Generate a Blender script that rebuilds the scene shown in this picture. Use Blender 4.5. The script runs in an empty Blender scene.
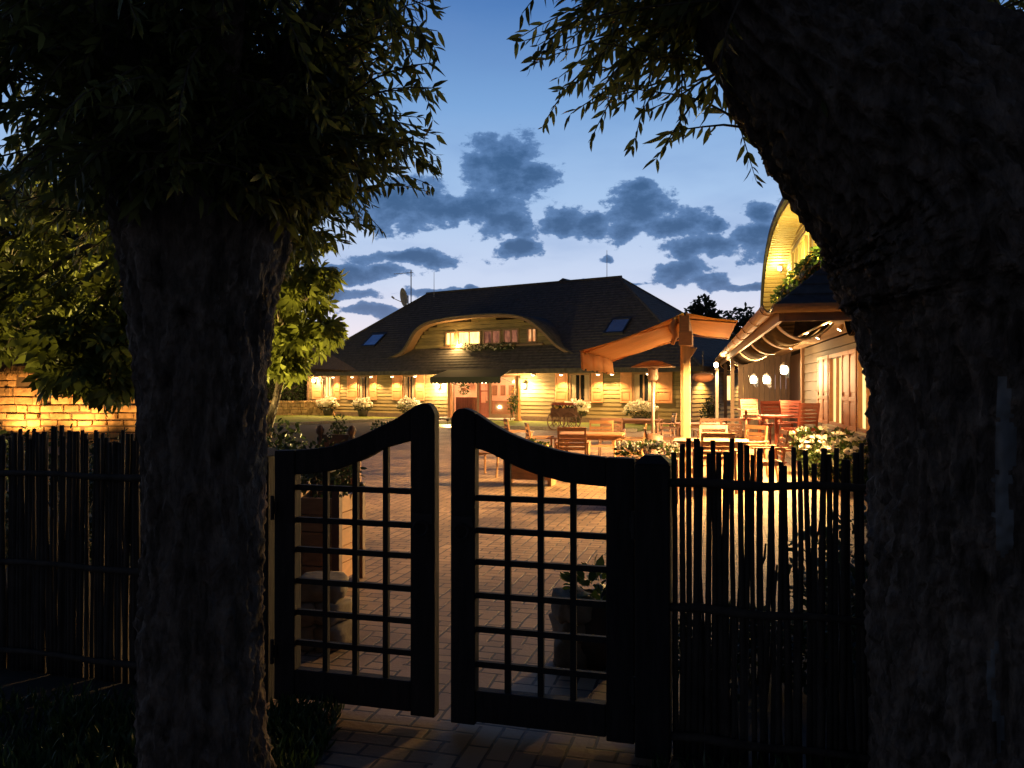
import bpy, bmesh, math, random
import numpy as np
from mathutils import Vector, Matrix, noise as mnoise
R = math.radians
random.seed(7)
rng = np.random.default_rng(11)
sc = bpy.context.scene
col = sc.collection

# ------------------------------------------------------------------ camera, sky, sun, exposure
HOR, FPX, CZ = 388.0, 796.0, 1.6
cd = bpy.data.cameras.new('camera'); cam = bpy.data.objects.new('camera', cd); col.objects.link(cam)
cd.sensor_width = 36.0; cd.lens = FPX * 36.0 / 1024.0
cd.clip_start = 0.05; cd.clip_end = 3000
cam.location = (0, 0, CZ)
cam.rotation_euler = (R(90) + math.atan((HOR - 384) / FPX), 0, 0)
sc.camera = cam
sc.view_settings.view_transform = 'Standard'
sc.view_settings.look = 'None'
sc.view_settings.exposure = 0.3
sc.view_settings.gamma = 1.0
sc.cycles.use_denoising = True
sc.cycles.use_light_tree = True
sc.cycles.sample_clamp_indirect = 3.0
sc.cycles.max_bounces = 6
sc.cycles.transparent_max_bounces = 12

def s2l(r, g, b):
    f = lambda c: (c / 255 / 12.92) if c / 255 <= 0.04045 else ((c / 255 + 0.055) / 1.055) ** 2.4
    return (f(r), f(g), f(b), 1.0)

def build_world():
    w = bpy.data.worlds.new('World'); sc.world = w; w.use_nodes = True
    nt = w.node_tree; N = nt.nodes; L = nt.links
    N.clear()
    def nd(t, **kw):
        n = N.new(t)
        for k, v in kw.items(): setattr(n, k, v)
        return n
    def link(a, b): L.new(a, b)
    def math_(op, a, b=None, c=None, clamp=False):
        n = nd('ShaderNodeMath', operation=op); n.use_clamp = clamp
        for i, v in enumerate((a, b, c)):
            if v is None: continue
            if isinstance(v, (int, float)): n.inputs[i].default_value = v
            else: link(v, n.inputs[i])
        return n.outputs[0]
    def vmath(op, a, b=None):
        n = nd('ShaderNodeVectorMath', operation=op)
        for i, v in enumerate((a, b)):
            if v is None: continue
            if isinstance(v, tuple): n.inputs[i].default_value = v
            else: link(v, n.inputs[i])
        return n
    def mixc(f, a, b, blend='MIX'):
        n = nd('ShaderNodeMix', data_type='RGBA', blend_type=blend)
        for s, v in ((n.inputs[0], f), (n.inputs[6], a), (n.inputs[7], b)):
            if isinstance(v, (int, float, tuple)): s.default_value = v
            else: link(v, s)
        return n.outputs[2]
    def mapr(v, a, b, c=0.0, d=1.0, smooth=True):
        n = nd('ShaderNodeMapRange', interpolation_type='SMOOTHSTEP' if smooth else 'LINEAR')
        link(v, n.inputs[0])
        for i, x in enumerate((a, b, c, d)): n.inputs[i + 1].default_value = x
        return n.outputs[0]
    tc = nd('ShaderNodeTexCoord'); sep = nd('ShaderNodeSeparateXYZ'); link(tc.outputs['Generated'], sep.inputs[0])
    X, Y, Z = sep.outputs
    az = math_('ARCTAN2', X, Y)
    hyp = math_('SQRT', math_('ADD', math_('MULTIPLY', X, X), math_('MULTIPLY', Y, Y)))
    el = math_('ARCTAN2', Z, hyp)
    ae = nd('ShaderNodeCombineXYZ'); link(az, ae.inputs[0]); link(el, ae.inputs[1])
    # dusk gradient by elevation
    ramp = nd('ShaderNodeValToRGB'); cr = ramp.color_ramp
    stops = [(0.0, (224, 204, 208)), (0.07, (216, 209, 219)), (0.13, (187, 198, 221)), (0.235, (152, 180, 215)),
             (0.34, (113, 152, 199)), (0.45, (72, 114, 171)), (0.60, (42, 76, 132)), (1.0, (16, 32, 68))]
    while len(cr.elements) < len(stops): cr.elements.new(0.5)
    for e, (p, c) in zip(cr.elements, stops):
        e.position = p; e.color = s2l(*c)
    link(math_('MULTIPLY', el, 1.0), ramp.inputs[0])
    # large soft tonal streaks
    mp = nd('ShaderNodeMapping'); mp.inputs['Scale'].default_value = (5, 16, 1); link(ae.outputs[0], mp.inputs[0])
    n1 = nd('ShaderNodeTexNoise'); n1.inputs['Scale'].default_value = 1.0; n1.inputs['Detail'].default_value = 6; link(mp.outputs[0], n1.inputs['Vector'])
    streak = mapr(n1.outputs[0], 0.42, 0.72)
    base = mixc(math_('MULTIPLY', streak, 0.30), ramp.outputs[0], s2l(96, 130, 182))
    # cloud bodies in azimuth / elevation
    def ang(px, py):
        a = math.atan((px - 512) / FPX)
        return a, math.atan((HOR - py) / FPX * math.cos(a))
    warpn = nd('ShaderNodeTexNoise'); warpn.inputs['Scale'].default_value = 22; warpn.inputs['Detail'].default_value = 4
    link(ae.outputs[0], warpn.inputs['Vector'])
    wv = vmath('SUBTRACT', warpn.outputs['Color'], (0.5, 0.5, 0.5))
    wsc = vmath('MULTIPLY', wv.outputs[0], (0.045, 0.035, 0))
    pos = vmath('ADD', ae.outputs[0], wsc.outputs[0]).outputs[0]
    blobs = [(503, 168, 42, 33), (530, 180, 32, 20), (486, 206, 44, 18), (508, 226, 34, 18), (396, 205, 62, 26), (350, 196, 40, 18), (440, 208, 40, 17), (519, 250, 25, 11),
             (566, 220, 30, 16), (592, 224, 24, 14), (640, 206, 36, 24), (676, 224, 42, 15), (714, 226, 24, 8), (640, 185, 24, 11), (604, 256, 10, 6), (630, 230, 34, 11),
             (762, 216, 18, 15), (756, 238, 30, 18), (700, 248, 44, 12), (680, 272, 30, 12), (712, 282, 24, 8), (775, 250, 34, 18), (412, 257, 66, 8), (352, 272, 60, 11),
             (455, 290, 60, 5), (382, 309, 48, 7), (330, 292, 50, 7), (755, 285, 40, 5), (600, 284, 40, 4),
             (850, 190, 70, 26), (930, 260, 80, 18), (150, 180, 100, 30), (60, 250, 100, 16), (-120, 200, 130, 34), (1150, 210, 120, 34)]
    acc = None
    for (cx, cy, wx, wy) in blobs:
        a0, e0 = ang(cx, cy)
        d = vmath('SUBTRACT', pos, (a0, e0, 0)).outputs[0]
        d = vmath('MULTIPLY', d, (FPX / wx * math.cos(a0) ** -2 if abs(cx - 512) < 500 else FPX / wx, FPX / wy, 0)).outputs[0]
        dot = vmath('DOT_PRODUCT', d, d).outputs['Value']
        v = math_('POWER', 0.5, dot)
        acc = v if acc is None else math_('SMOOTH_MAX', acc, v, 0.12)
    fb = nd('ShaderNodeTexNoise'); fb.inputs['Scale'].default_value = 26; fb.inputs['Detail'].default_value = 9; fb.inputs['Roughness'].default_value = 0.66
    mp2 = nd('ShaderNodeMapping'); mp2.inputs['Scale'].default_value = (1.0, 1.7, 1); link(ae.outputs[0], mp2.inputs[0]); link(mp2.outputs[0], fb.inputs['Vector'])
    field = math_('ADD', acc, math_('MULTIPLY', math_('SUBTRACT', fb.outputs[0], 0.5), 1.45))
    dens = mapr(field, 0.46, 0.62)
    # denser middle a little darker, thin rims lighter
    thick = mapr(field, 0.5, 1.05)
    ccol = mixc(thick, s2l(80, 114, 160), s2l(40, 76, 118))
    low = mapr(el, 0.02, 0.16)
    ccol = mixc(low, s2l(84, 106, 148), ccol)
    sky = mixc(math_('MULTIPLY', dens, 0.93), base, ccol)
    # the afterglow lies ahead; overhead and behind the sky is already dark
    side = mapr(Y, -0.5, 0.75, 0.16, 1.0)
    sky = mixc(1.0, sky, nd_rgb(nd, link, side), 'MULTIPLY')
    ns = nd('ShaderNodeTexSky', sky_type='NISHITA'); ns.sun_disc = False
    ns.sun_elevation = R(-4); ns.sun_rotation = R(10); ns.altitude = 100
    bg = nd('ShaderNodeBackground'); bg.inputs[1].default_value = 1.0; link(sky, bg.inputs[0])
    bg2 = nd('ShaderNodeBackground'); bg2.inputs[1].default_value = 0.05; link(ns.outputs[0], bg2.inputs[0])
    add = nd('ShaderNodeAddShader'); link(bg.outputs[0], add.inputs[0]); link(bg2.outputs[0], add.inputs[1])
    out = nd('ShaderNodeOutputWorld'); link(add.outputs[0], out.inputs[0])

def nd_rgb(nd, link, v):
    c = nd('ShaderNodeCombineXYZ')
    for i in range(3): link(v, c.inputs[i])
    return c.outputs[0]
build_world()

sl = bpy.data.lights.new('sun', 'SUN'); so = bpy.data.objects.new('sun', sl); col.objects.link(so)
sl.energy = 0.015; sl.angle = R(25); sl.color = (0.7, 0.8, 1.0)      # the last afterglow, sun already down
so.rotation_euler = (R(-80), 0, R(-10))

# ------------------------------------------------------------------ helpers
LAMP = 8.0
def px(x, y, D):
    """point seen at picture position x, y and D metres ahead"""
    return Vector(((x - 512) / FPX * D, D, CZ + (HOR - y) / FPX * D))

class MB:
    def __init__(s): s.v = []; s.f = []
    def box(s, x0, x1, y0, y1, z0, z1, M=None):
        P = [(x0, y0, z0), (x1, y0, z0), (x1, y1, z0), (x0, y1, z0), (x0, y0, z1), (x1, y0, z1), (x1, y1, z1), (x0, y1, z1)]
        s.raw(P, [(0, 3, 2, 1), (4, 5, 6, 7), (0, 1, 5, 4), (1, 2, 6, 5), (2, 3, 7, 6), (3, 0, 4, 7)], M); return s
    def raw(s, P, F, M=None):
        o = len(s.v)
        if M is not None: P = [tuple(M @ Vector(p)) for p in P]
        s.v += [tuple(p) for p in P]; s.f += [tuple(i + o for i in f) for f in F]; return s
    def prism(s, outline, axis, a, b, M=None):
        """closed outline of 2-D points extruded along axis ('x','y','z') from a to b"""
        n = len(outline)
        def pt(p, t): return {'x': (t, p[0], p[1]), 'y': (p[0], t, p[1]), 'z': (p[0], p[1], t)}[axis]
        P = [pt(p, a) for p in outline] + [pt(p, b) for p in outline]
        F = [(i, (i + 1) % n, n + (i + 1) % n, n + i) for i in range(n)] + [tuple(range(n))[::-1], tuple(range(n, 2 * n))]
        return s.raw(P, F, M)
    def strip(s, top, bot, axis, a, b):
        """band between two polylines of 2-D points, extruded along an axis"""
        n = len(top)
        def pt(p, t): return {'x': (t, p[0], p[1]), 'y': (p[0], t, p[1])}[axis]
        P = [pt(p, a) for p in top] + [pt(p, a) for p in bot] + [pt(p, b) for p in top] + [pt(p, b) for p in bot]
        F = []
        for i in range(n - 1):
            F += [(i, i + 1, n + i + 1, n + i), (2 * n + i, 3 * n + i, 3 * n + i + 1, 2 * n + i + 1), (i, 2 * n + i, 2 * n + i + 1, i + 1), (n + i, n + i + 1, 3 * n + i + 1, 3 * n + i)]
        F += [(0, n, 3 * n, 2 * n), (n - 1, 3 * n - 1, 4 * n - 1, 2 * n - 1)]
        return s.raw(P, F)
    def tube(s, pts, rad, n=8, cap=True):
        pts = [Vector(p) for p in pts]
        if not hasattr(rad, '__len__'): rad = [rad] * len(pts)
        up = None; o = len(s.v); m = len(pts)
        for i, p in enumerate(pts):
            t = (pts[min(i + 1, m - 1)] - pts[max(i - 1, 0)]).normalized()
            if up is None: up = t.orthogonal().normalized()
            up = (up - t * up.dot(t)).normalized(); w = t.cross(up)
            for k in range(n):
                a = 2 * math.pi * k / n
                s.v.append(tuple(p + (up * math.cos(a) + w * math.sin(a)) * rad[i]))
        for i in range(m - 1):
            for k in range(n):
                s.f.append((o + i * n + k, o + i * n + (k + 1) % n, o + (i + 1) * n + (k + 1) % n, o + (i + 1) * n + k))
        if cap:
            s.f.append(tuple(o + k for k in range(n))[::-1]); s.f.append(tuple(o + (m - 1) * n + k for k in range(n)))
        return s
    def lathe(s, prof, n=20, c=(0, 0, 0)):
        o = len(s.v); m = len(prof)
        for r, z in prof:
            for k in range(n):
                a = 2 * math.pi * k / n; s.v.append((c[0] + r * math.cos(a), c[1] + r * math.sin(a), c[2] + z))
        for i in range(m - 1):
            for k in range(n):
                s.f.append((o + i * n + k, o + i * n + (k + 1) % n, o + (i + 1) * n + (k + 1) % n, o + (i + 1) * n + k))
        s.f.append(tuple(o + k for k in range(n))[::-1]); s.f.append(tuple(o + (m - 1) * n + k for k in range(n)))
        return s
    def build(s, name, mat, parent=None, smooth=False, bevel=0.0):
        me = bpy.data.meshes.new(name); me.from_pydata(s.v, [], s.f); me.update()
        bm = bmesh.new(); bm.from_mesh(me); bmesh.ops.recalc_face_normals(bm, faces=bm.faces); bm.to_mesh(me); bm.free()
        if smooth: me.polygons.foreach_set('use_smooth', [True] * len(me.polygons))
        return link(name, me, mat, parent, bevel)

def link(name, me, mat, parent=None, bevel=0.0):
    o = bpy.data.objects.new(name, me); col.objects.link(o)
    if mat: me.materials.append(mat)
    if parent: o.parent = parent
    if bevel:
        b = o.modifiers.new('bevel', 'BEVEL'); b.width = bevel; b.segments = 2; b.limit_method = 'ANGLE'
    return o
def tag(o, label=None, cat=None, group=None, kind=None):
    for k, v in (('label', label), ('category', cat), ('group', group), ('kind', kind)):
        if v: o[k] = v
    return o
def empty(name, loc, rz=0.0, label=None, cat=None, group=None):
    o = bpy.data.objects.new(name, None); col.objects.link(o); o.empty_display_size = 0.1
    o.location = loc; o.rotation_euler = (0, 0, rz)
    return tag(o, label, cat, group)
def copy_tree(o, parent=None):
    c = o.copy(); col.objects.link(c)
    if parent: c.parent = parent
    for ch in list(o.children): copy_tree(ch, c)
    return c
def lamp(name, loc, watt, color=(1.0, 0.58, 0.21), radius=0.05, parent=None, spot=None, aim=None, blend=0.5):
    l = bpy.data.lights.new(name, 'SPOT' if spot else 'POINT'); l.energy = watt * LAMP; l.color = color; l.shadow_soft_size = radius
    o = bpy.data.objects.new(name, l); col.objects.link(o); o.location = loc
    if spot:
        l.spot_size = R(spot); l.spot_blend = blend
        o.rotation_euler = Vector(aim).to_track_quat('-Z', 'Y').to_euler()
    if parent: o.parent = parent
    return o

# ------------------------------------------------------------------ materials
def material(name, base=(0.5, 0.5, 0.5), rough=0.7, metal=0.0, var=0.0, scale=6.0, stretch=(1, 1, 1), bump=0.0, bscale=None, dist=0.01, base2=None,
             island=0.0, translucent=0.0, spec=0.5, detail=6):
    m = bpy.data.materials.new(name); m.use_nodes = True; nt = m.node_tree; N = nt.nodes; L = nt.links
    p = N['Principled BSDF']; p.inputs['Roughness'].default_value = rough; p.inputs['Metallic'].default_value = metal
    p.inputs['Specular IOR Level'].default_value = spec
    tc = N.new('ShaderNodeTexCoord'); mp = N.new('ShaderNodeMapping'); mp.inputs['Scale'].default_value = stretch; L.new(tc.outputs['Object'], mp.inputs[0])
    nz = N.new('ShaderNodeTexNoise'); nz.inputs['Scale'].default_value = scale; nz.inputs['Detail'].default_value = detail; nz.inputs['Roughness'].default_value = 0.6
    L.new(mp.outputs[0], nz.inputs['Vector'])
    b2 = base2 or tuple(c * (1 - var) for c in base); b1 = base if base2 else tuple(min(1, c * (1 + var)) for c in base)
    cr = N.new('ShaderNodeValToRGB'); cr.color_ramp.elements[0].position = 0.3; cr.color_ramp.elements[1].position = 0.7
    cr.color_ramp.elements[0].color = (*b2, 1); cr.color_ramp.elements[1].color = (*b1, 1); L.new(nz.outputs[0], cr.inputs[0])
    out = cr.outputs[0]
    if island:
        g = N.new('ShaderNodeNewGeometry'); mr = N.new('ShaderNodeMapRange'); L.new(g.outputs['Random Per Island'], mr.inputs[0])
        mr.inputs[3].default_value = 1 - island; mr.inputs[4].default_value = 1 + island
        mx = N.new('ShaderNodeVectorMath'); mx.operation = 'SCALE'; L.new(out, mx.inputs[0]); L.new(mr.outputs[0], mx.inputs['Scale']); out = mx.outputs[0]
    L.new(out, p.inputs['Base Color'])
    rr = N.new('ShaderNodeMapRange'); L.new(nz.outputs[0], rr.inputs[0]); rr.inputs[3].default_value = max(0.05, rough - 0.12); rr.inputs[4].default_value = min(1, rough + 0.12)
    L.new(rr.outputs[0], p.inputs['Roughness'])
    if bump:
        bn = N.new('ShaderNodeTexNoise'); bn.inputs['Scale'].default_value = bscale or scale * 3; bn.inputs['Detail'].default_value = 8; L.new(mp.outputs[0], bn.inputs['Vector'])
        bp = N.new('ShaderNodeBump'); bp.inputs['Strength'].default_value = bump; bp.inputs['Distance'].default_value = dist
        L.new(bn.outputs[0], bp.inputs['Height']); L.new(bp.outputs[0], p.inputs['Normal'])
    if translucent:
        t = N.new('ShaderNodeBsdfTranslucent'); L.new(out, t.inputs[0]); mx = N.new('ShaderNodeMixShader'); mx.inputs[0].default_value = translucent
        L.new(p.outputs[0], mx.inputs[1]); L.new(t.outputs[0], mx.inputs[2]); L.new(mx.outputs[0], N['Material Output'].inputs[0])
    return m
def emissive(name, color, strength, color2=None, scale=3.0, stretch=(1, 1, 1)):
    m = bpy.data.materials.new(name); m.use_nodes = True; nt = m.node_tree; N = nt.nodes; L = nt.links
    N.remove(N['Principled BSDF']); e = N.new('ShaderNodeEmission'); e.inputs[1].default_value = strength; L.new(e.outputs[0], N['Material Output'].inputs[0])
    tc = N.new('ShaderNodeTexCoord'); mp = N.new('ShaderNodeMapping'); mp.inputs['Scale'].default_value = stretch; L.new(tc.outputs['Object'], mp.inputs[0])
    nz = N.new('ShaderNodeTexNoise'); nz.inputs['Scale'].default_value = scale; nz.inputs['Detail'].default_value = 4; L.new(mp.outputs[0], nz.inputs['Vector'])
    cr = N.new('ShaderNodeValToRGB'); cr.color_ramp.elements[0].position = 0.35; cr.color_ramp.elements[1].position = 0.65
    cr.color_ramp.elements[0].color = (*(color2 or color), 1); cr.color_ramp.elements[1].color = (*color, 1); L.new(nz.outputs[0], cr.inputs[0]); L.new(cr.outputs[0], e.inputs[0])
    return m
def glass_material(name):
    m = bpy.data.materials.new(name); m.use_nodes = True; nt = m.node_tree; N = nt.nodes; L = nt.links
    N.remove(N['Principled BSDF']); t = N.new('ShaderNodeBsdfTransparent'); g = N.new('ShaderNodeBsdfGlossy'); g.inputs['Roughness'].default_value = 0.03
    fr = N.new('ShaderNodeFresnel'); fr.inputs[0].default_value = 1.45; mx = N.new('ShaderNodeMixShader')
    L.new(fr.outputs[0], mx.inputs[0]); L.new(t.outputs[0], mx.inputs[1]); L.new(g.outputs[0], mx.inputs[2]); L.new(mx.outputs[0], N['Material Output'].inputs[0])
    return m

M = {}
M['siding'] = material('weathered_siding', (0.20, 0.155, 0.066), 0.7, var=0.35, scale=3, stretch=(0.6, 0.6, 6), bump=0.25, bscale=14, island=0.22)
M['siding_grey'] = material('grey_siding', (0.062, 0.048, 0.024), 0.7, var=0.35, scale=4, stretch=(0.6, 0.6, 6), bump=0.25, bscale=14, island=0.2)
M['dark_boards'] = material('dark_boards', (0.13, 0.085, 0.06), 0.65, var=0.35, scale=4, stretch=(6, 6, 0.6), bump=0.25, island=0.25)
M['soffit'] = material('soffit_planks', (0.30, 0.21, 0.12), 0.6, var=0.25, scale=4, stretch=(4, 0.5, 4), bump=0.15, island=0.15)
M['shutter'] = material('shutter_paint', (0.52, 0.24, 0.105), 0.55, var=0.15, scale=5, bump=0.1)
M['frame'] = material('frame_wood', (0.20, 0.12, 0.065), 0.55, var=0.2, scale=8, stretch=(1, 1, 4), bump=0.1)
M['sill'] = material('pale_sill', (0.5, 0.42, 0.32), 0.6, var=0.1)
M['shingle'] = material('dark_shingles', (0.075, 0.068, 0.066), 0.85, var=0.4, scale=5, bump=0.6, bscale=9, dist=0.03, spec=0.25)
M['gutter'] = material('copper_gutter', (0.26, 0.17, 0.09), 0.6, metal=0.15, var=0.2, scale=3)
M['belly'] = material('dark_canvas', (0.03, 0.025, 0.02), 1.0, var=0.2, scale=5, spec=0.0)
M['rib'] = material('pale_bracket', (0.55, 0.42, 0.26), 0.6, var=0.12, scale=6)
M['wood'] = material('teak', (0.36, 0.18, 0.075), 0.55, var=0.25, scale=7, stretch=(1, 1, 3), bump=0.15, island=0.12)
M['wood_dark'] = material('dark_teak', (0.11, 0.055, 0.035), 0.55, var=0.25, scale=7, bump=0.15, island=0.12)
M['wood_red'] = material('red_stained_wood', (0.30, 0.07, 0.04), 0.5, var=0.2, scale=7, bump=0.15, island=0.12)
M['post'] = material('pale_timber', (0.45, 0.31, 0.16), 0.65, var=0.2, scale=5, stretch=(6, 6, 0.5), bump=0.2)
M['canvas'] = material('orange_canvas', (0.80, 0.45, 0.17), 0.8, var=0.08, scale=4, bump=0.15, bscale=90, translucent=0.42)
M['canvas_green'] = material('dark_green_canvas', (0.04, 0.045, 0.032), 0.85, var=0.15, scale=4, bump=0.15, bscale=60)
M['metal'] = material('brushed_metal', (0.42, 0.32, 0.26), 0.55, metal=0.5, var=0.1, scale=10)
M['black_metal'] = material('black_metal', (0.02, 0.02, 0.022), 0.5, metal=0.3, var=0.2, scale=10)
M['dish'] = material('dish_grey', (0.35, 0.34, 0.34), 0.5, var=0.08)
M['gate'] = material('black_stained_timber', (0.022, 0.019, 0.018), 0.7, var=0.45, scale=7, stretch=(5, 5, 0.6), bump=0.5, bscale=20, dist=0.006, spec=0.2)
M['stick'] = material('hazel_sticks', (0.05, 0.04, 0.032), 0.8, var=0.5, scale=14, stretch=(1, 1, 0.4), bump=0.5, bscale=40, dist=0.004, island=0.3, spec=0.2)
M['bark'] = material('willow_bark', (0.15, 0.115, 0.09), 0.9, var=0.8, scale=16, stretch=(1, 1, 0.4), bump=1.0, bscale=34, dist=0.05, spec=0.15)
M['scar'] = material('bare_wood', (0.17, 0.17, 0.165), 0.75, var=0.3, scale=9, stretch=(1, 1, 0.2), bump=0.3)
M['twig'] = material('twig_bark', (0.08, 0.06, 0.035), 0.8, var=0.3, scale=10)
M['willow_leaf'] = material('willow_leaf', (0.13, 0.14, 0.036), 0.5, var=0.3, scale=3, island=0.5, translucent=0.48, spec=0.4)
M['chestnut_leaf'] = material('chestnut_leaf', (0.135, 0.15, 0.026), 0.5, var=0.25, scale=2, island=0.35, translucent=0.4, spec=0.4)
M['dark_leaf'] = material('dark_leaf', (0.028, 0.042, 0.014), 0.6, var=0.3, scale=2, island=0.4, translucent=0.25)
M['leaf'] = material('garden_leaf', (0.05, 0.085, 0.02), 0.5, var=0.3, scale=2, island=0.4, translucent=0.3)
M['petal'] = material('white_petal', (0.82, 0.76, 0.60), 0.6, var=0.05, island=0.1, translucent=0.2)
M['petal_yellow'] = material('yellow_petal', (0.75, 0.52, 0.12), 0.6, var=0.1, island=0.2, translucent=0.2)
M['stone'] = material('limestone', (0.48, 0.30, 0.14), 0.85, var=0.4, scale=5, bump=0.7, bscale=12, dist=0.03, island=0.25, spec=0.2)
M['mortar'] = material('mortar', (0.13, 0.09, 0.055), 0.95, var=0.3, scale=9)
M['boulder'] = material('fieldstone', (0.19, 0.15, 0.10), 0.85, var=0.35, scale=6, bump=0.6, bscale=12, dist=0.02, island=0.25, spec=0.2)
M['thatch'] = material('reed_thatch', (0.13, 0.085, 0.04), 0.95, var=0.55, scale=7, stretch=(6, 1, 1), bump=0.9, bscale=20, dist=0.05, spec=0.1)
M['terracotta'] = material('terracotta', (0.28, 0.12, 0.06), 0.8, var=0.2, scale=8)
M['pot'] = material('dark_pot', (0.05, 0.04, 0.032), 0.6, var=0.2, scale=8)
M['soil_mix'] = material('soil', (0.035, 0.03, 0.02), 0.95, var=0.4, scale=3, bump=0.6)
M['lawn'] = material('lawn_turf', (0.17, 0.21, 0.03), 0.85, var=0.3, scale=2.5, bump=0.8, bscale=60, dist=0.03, spec=0.2)
M['gravel'] = material('kerb_stone', (0.30, 0.27, 0.22), 0.85, var=0.25, scale=12, bump=0.3)
M['plaster'] = material('plaster', (0.62, 0.42, 0.32), 0.8, var=0.1)
M['glass'] = glass_material('clear_glass')
M['dark_glass'] = material('dark_glass', (0.012, 0.013, 0.015), 0.08, var=0.2, scale=2, spec=0.6)
M['curtain_dim'] = material('net_curtain', (0.30, 0.24, 0.17), 0.9, var=0.3, scale=5, stretch=(5, 5, 0.3))
M['sky_glass'] = material('skylight_glass', (0.42, 0.5, 0.58), 0.06, metal=0.85, var=0.15, scale=2)
M['lit'] = emissive('lit_window', (1.0, 0.70, 0.24), 2.6, (1.0, 0.50, 0.12), 4.0, (2.5, 2.5, 0.6))
M['lit_warm'] = emissive('lit_window_warm', (1.0, 0.52, 0.20), 0.9, (0.7, 0.22, 0.07), 4.0, (2.5, 2.5, 0.8))
M['lit_dim'] = emissive('lit_window_dim', (0.55, 0.20, 0.10), 0.55, (0.16, 0.06, 0.04), 3.5, (2, 2, 0.8))
M['lit_yellow'] = emissive('lit_window_yellow', (1.0, 0.80, 0.22), 1.5, (0.75, 0.46, 0.07), 3.0, (2, 2, 0.5))
M['lit_curtain'] = emissive('lit_curtain', (1.0, 0.74, 0.26), 1.5, (0.55, 0.30, 0.10), 3.0, (5, 5, 0.15))
M['bulb'] = emissive('bulb', (1.0, 0.82, 0.50), 25.0)
M['bulb_soft'] = emissive('bulb_soft', (1.0, 0.70, 0.36), 9.0)

def paving_material():
    m = bpy.data.materials.new('brick_paving'); m.use_nodes = True; nt = m.node_tree; N = nt.nodes; L = nt.links; p = N['Principled BSDF']
    tc = N.new('ShaderNodeTexCoord'); mp = N.new('ShaderNodeMapping'); mp.inputs['Rotation'].default_value = (0, 0, R(15)); L.new(tc.outputs['Object'], mp.inputs[0])
    wn = N.new('ShaderNodeTexNoise'); wn.inputs['Scale'].default_value = 3.0; L.new(mp.outputs[0], wn.inputs['Vector'])
    wv = N.new('ShaderNodeVectorMath'); wv.operation = 'MULTIPLY_ADD'; L.new(wn.outputs['Color'], wv.inputs[0]); wv.inputs[1].default_value = (0.03, 0.03, 0); L.new(mp.outputs[0], wv.inputs[2])
    br = N.new('ShaderNodeTexBrick'); br.inputs['Scale'].default_value = 1.0; br.inputs['Brick Width'].default_value = 0.22; br.inputs['Row Height'].default_value = 0.11
    br.inputs['Mortar Size'].default_value = 0.009; br.inputs['Mortar Smooth'].default_value = 0.3; br.inputs['Bias'].default_value = 0.0
    br.inputs['Color1'].default_value = (0.42, 0.27, 0.15, 1); br.inputs['Color2'].default_value = (0.26, 0.16, 0.09, 1); br.inputs['Mortar'].default_value = (0.05, 0.038, 0.028, 1)
    L.new(wv.outputs[0], br.inputs['Vector'])
    # second laying direction in alternating squares
    mp2 = N.new('ShaderNodeMapping'); mp2.inputs['Rotation'].default_value = (0, 0, R(90)); L.new(wv.outputs[0], mp2.inputs[0])
    br2 = N.new('ShaderNodeTexBrick')
    for k in ('Scale', 'Brick Width', 'Row Height', 'Mortar Size', 'Mortar Smooth', 'Bias', 'Color1', 'Color2', 'Mortar'): br2.inputs[k].default_value = br.inputs[k].default_value
    L.new(mp2.outputs[0], br2.inputs['Vector'])
    ck = N.new('ShaderNodeTexChecker'); ck.inputs['Scale'].default_value = 1 / 0.6; L.new(mp.outputs[0], ck.inputs['Vector'])
    mxc = N.new('ShaderNodeMix'); mxc.data_type = 'RGBA'; L.new(ck.outputs['Fac'], mxc.inputs[0]); L.new(br.outputs[0], mxc.inputs[6]); L.new(br2.outputs[0], mxc.inputs[7])
    mxf = N.new('ShaderNodeMix'); L.new(ck.outputs['Fac'], mxf.inputs[0]); L.new(br.outputs['Fac'], mxf.inputs[2]); L.new(br2.outputs['Fac'], mxf.inputs[3])
    dn = N.new('ShaderNodeTexNoise'); dn.inputs['Scale'].default_value = 0.9; dn.inputs['Detail'].default_value = 7; L.new(tc.outputs['Object'], dn.inputs['Vector'])
    dr = N.new('ShaderNodeMapRange'); L.new(dn.outputs[0], dr.inputs[0]); dr.inputs[1].default_value = 0.3; dr.inputs[2].default_value = 0.7; dr.inputs[3].default_value = 0.5; dr.inputs[4].default_value = 1.2
    sv = N.new('ShaderNodeVectorMath'); sv.operation = 'SCALE'; L.new(mxc.outputs[2], sv.inputs[0]); L.new(dr.outputs[0], sv.inputs['Scale']); L.new(sv.outputs[0], p.inputs['Base Color'])
    fn = N.new('ShaderNodeTexNoise'); fn.inputs['Scale'].default_value = 40; fn.inputs['Detail'].default_value = 5; L.new(tc.outputs['Object'], fn.inputs['Vector'])
    hh = N.new('ShaderNodeMath'); hh.operation = 'MULTIPLY_ADD'; L.new(fn.outputs[0], hh.inputs[0]); hh.inputs[1].default_value = 0.35
    iv = N.new('ShaderNodeMath'); iv.operation = 'SUBTRACT'; iv.inputs[0].default_value = 1.0; L.new(mxf.outputs[0], iv.inputs[1]); L.new(iv.outputs[0], hh.inputs[2])
    bp = N.new('ShaderNodeBump'); bp.inputs['Strength'].default_value = 0.7; bp.inputs['Distance'].default_value = 0.012; L.new(hh.outputs[0], bp.inputs['Height']); L.new(bp.outputs[0], p.inputs['Normal'])
    p.inputs['Roughness'].default_value = 0.62; p.inputs['Specular IOR Level'].default_value = 0.35
    return m
M['paving'] = paving_material()

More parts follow.
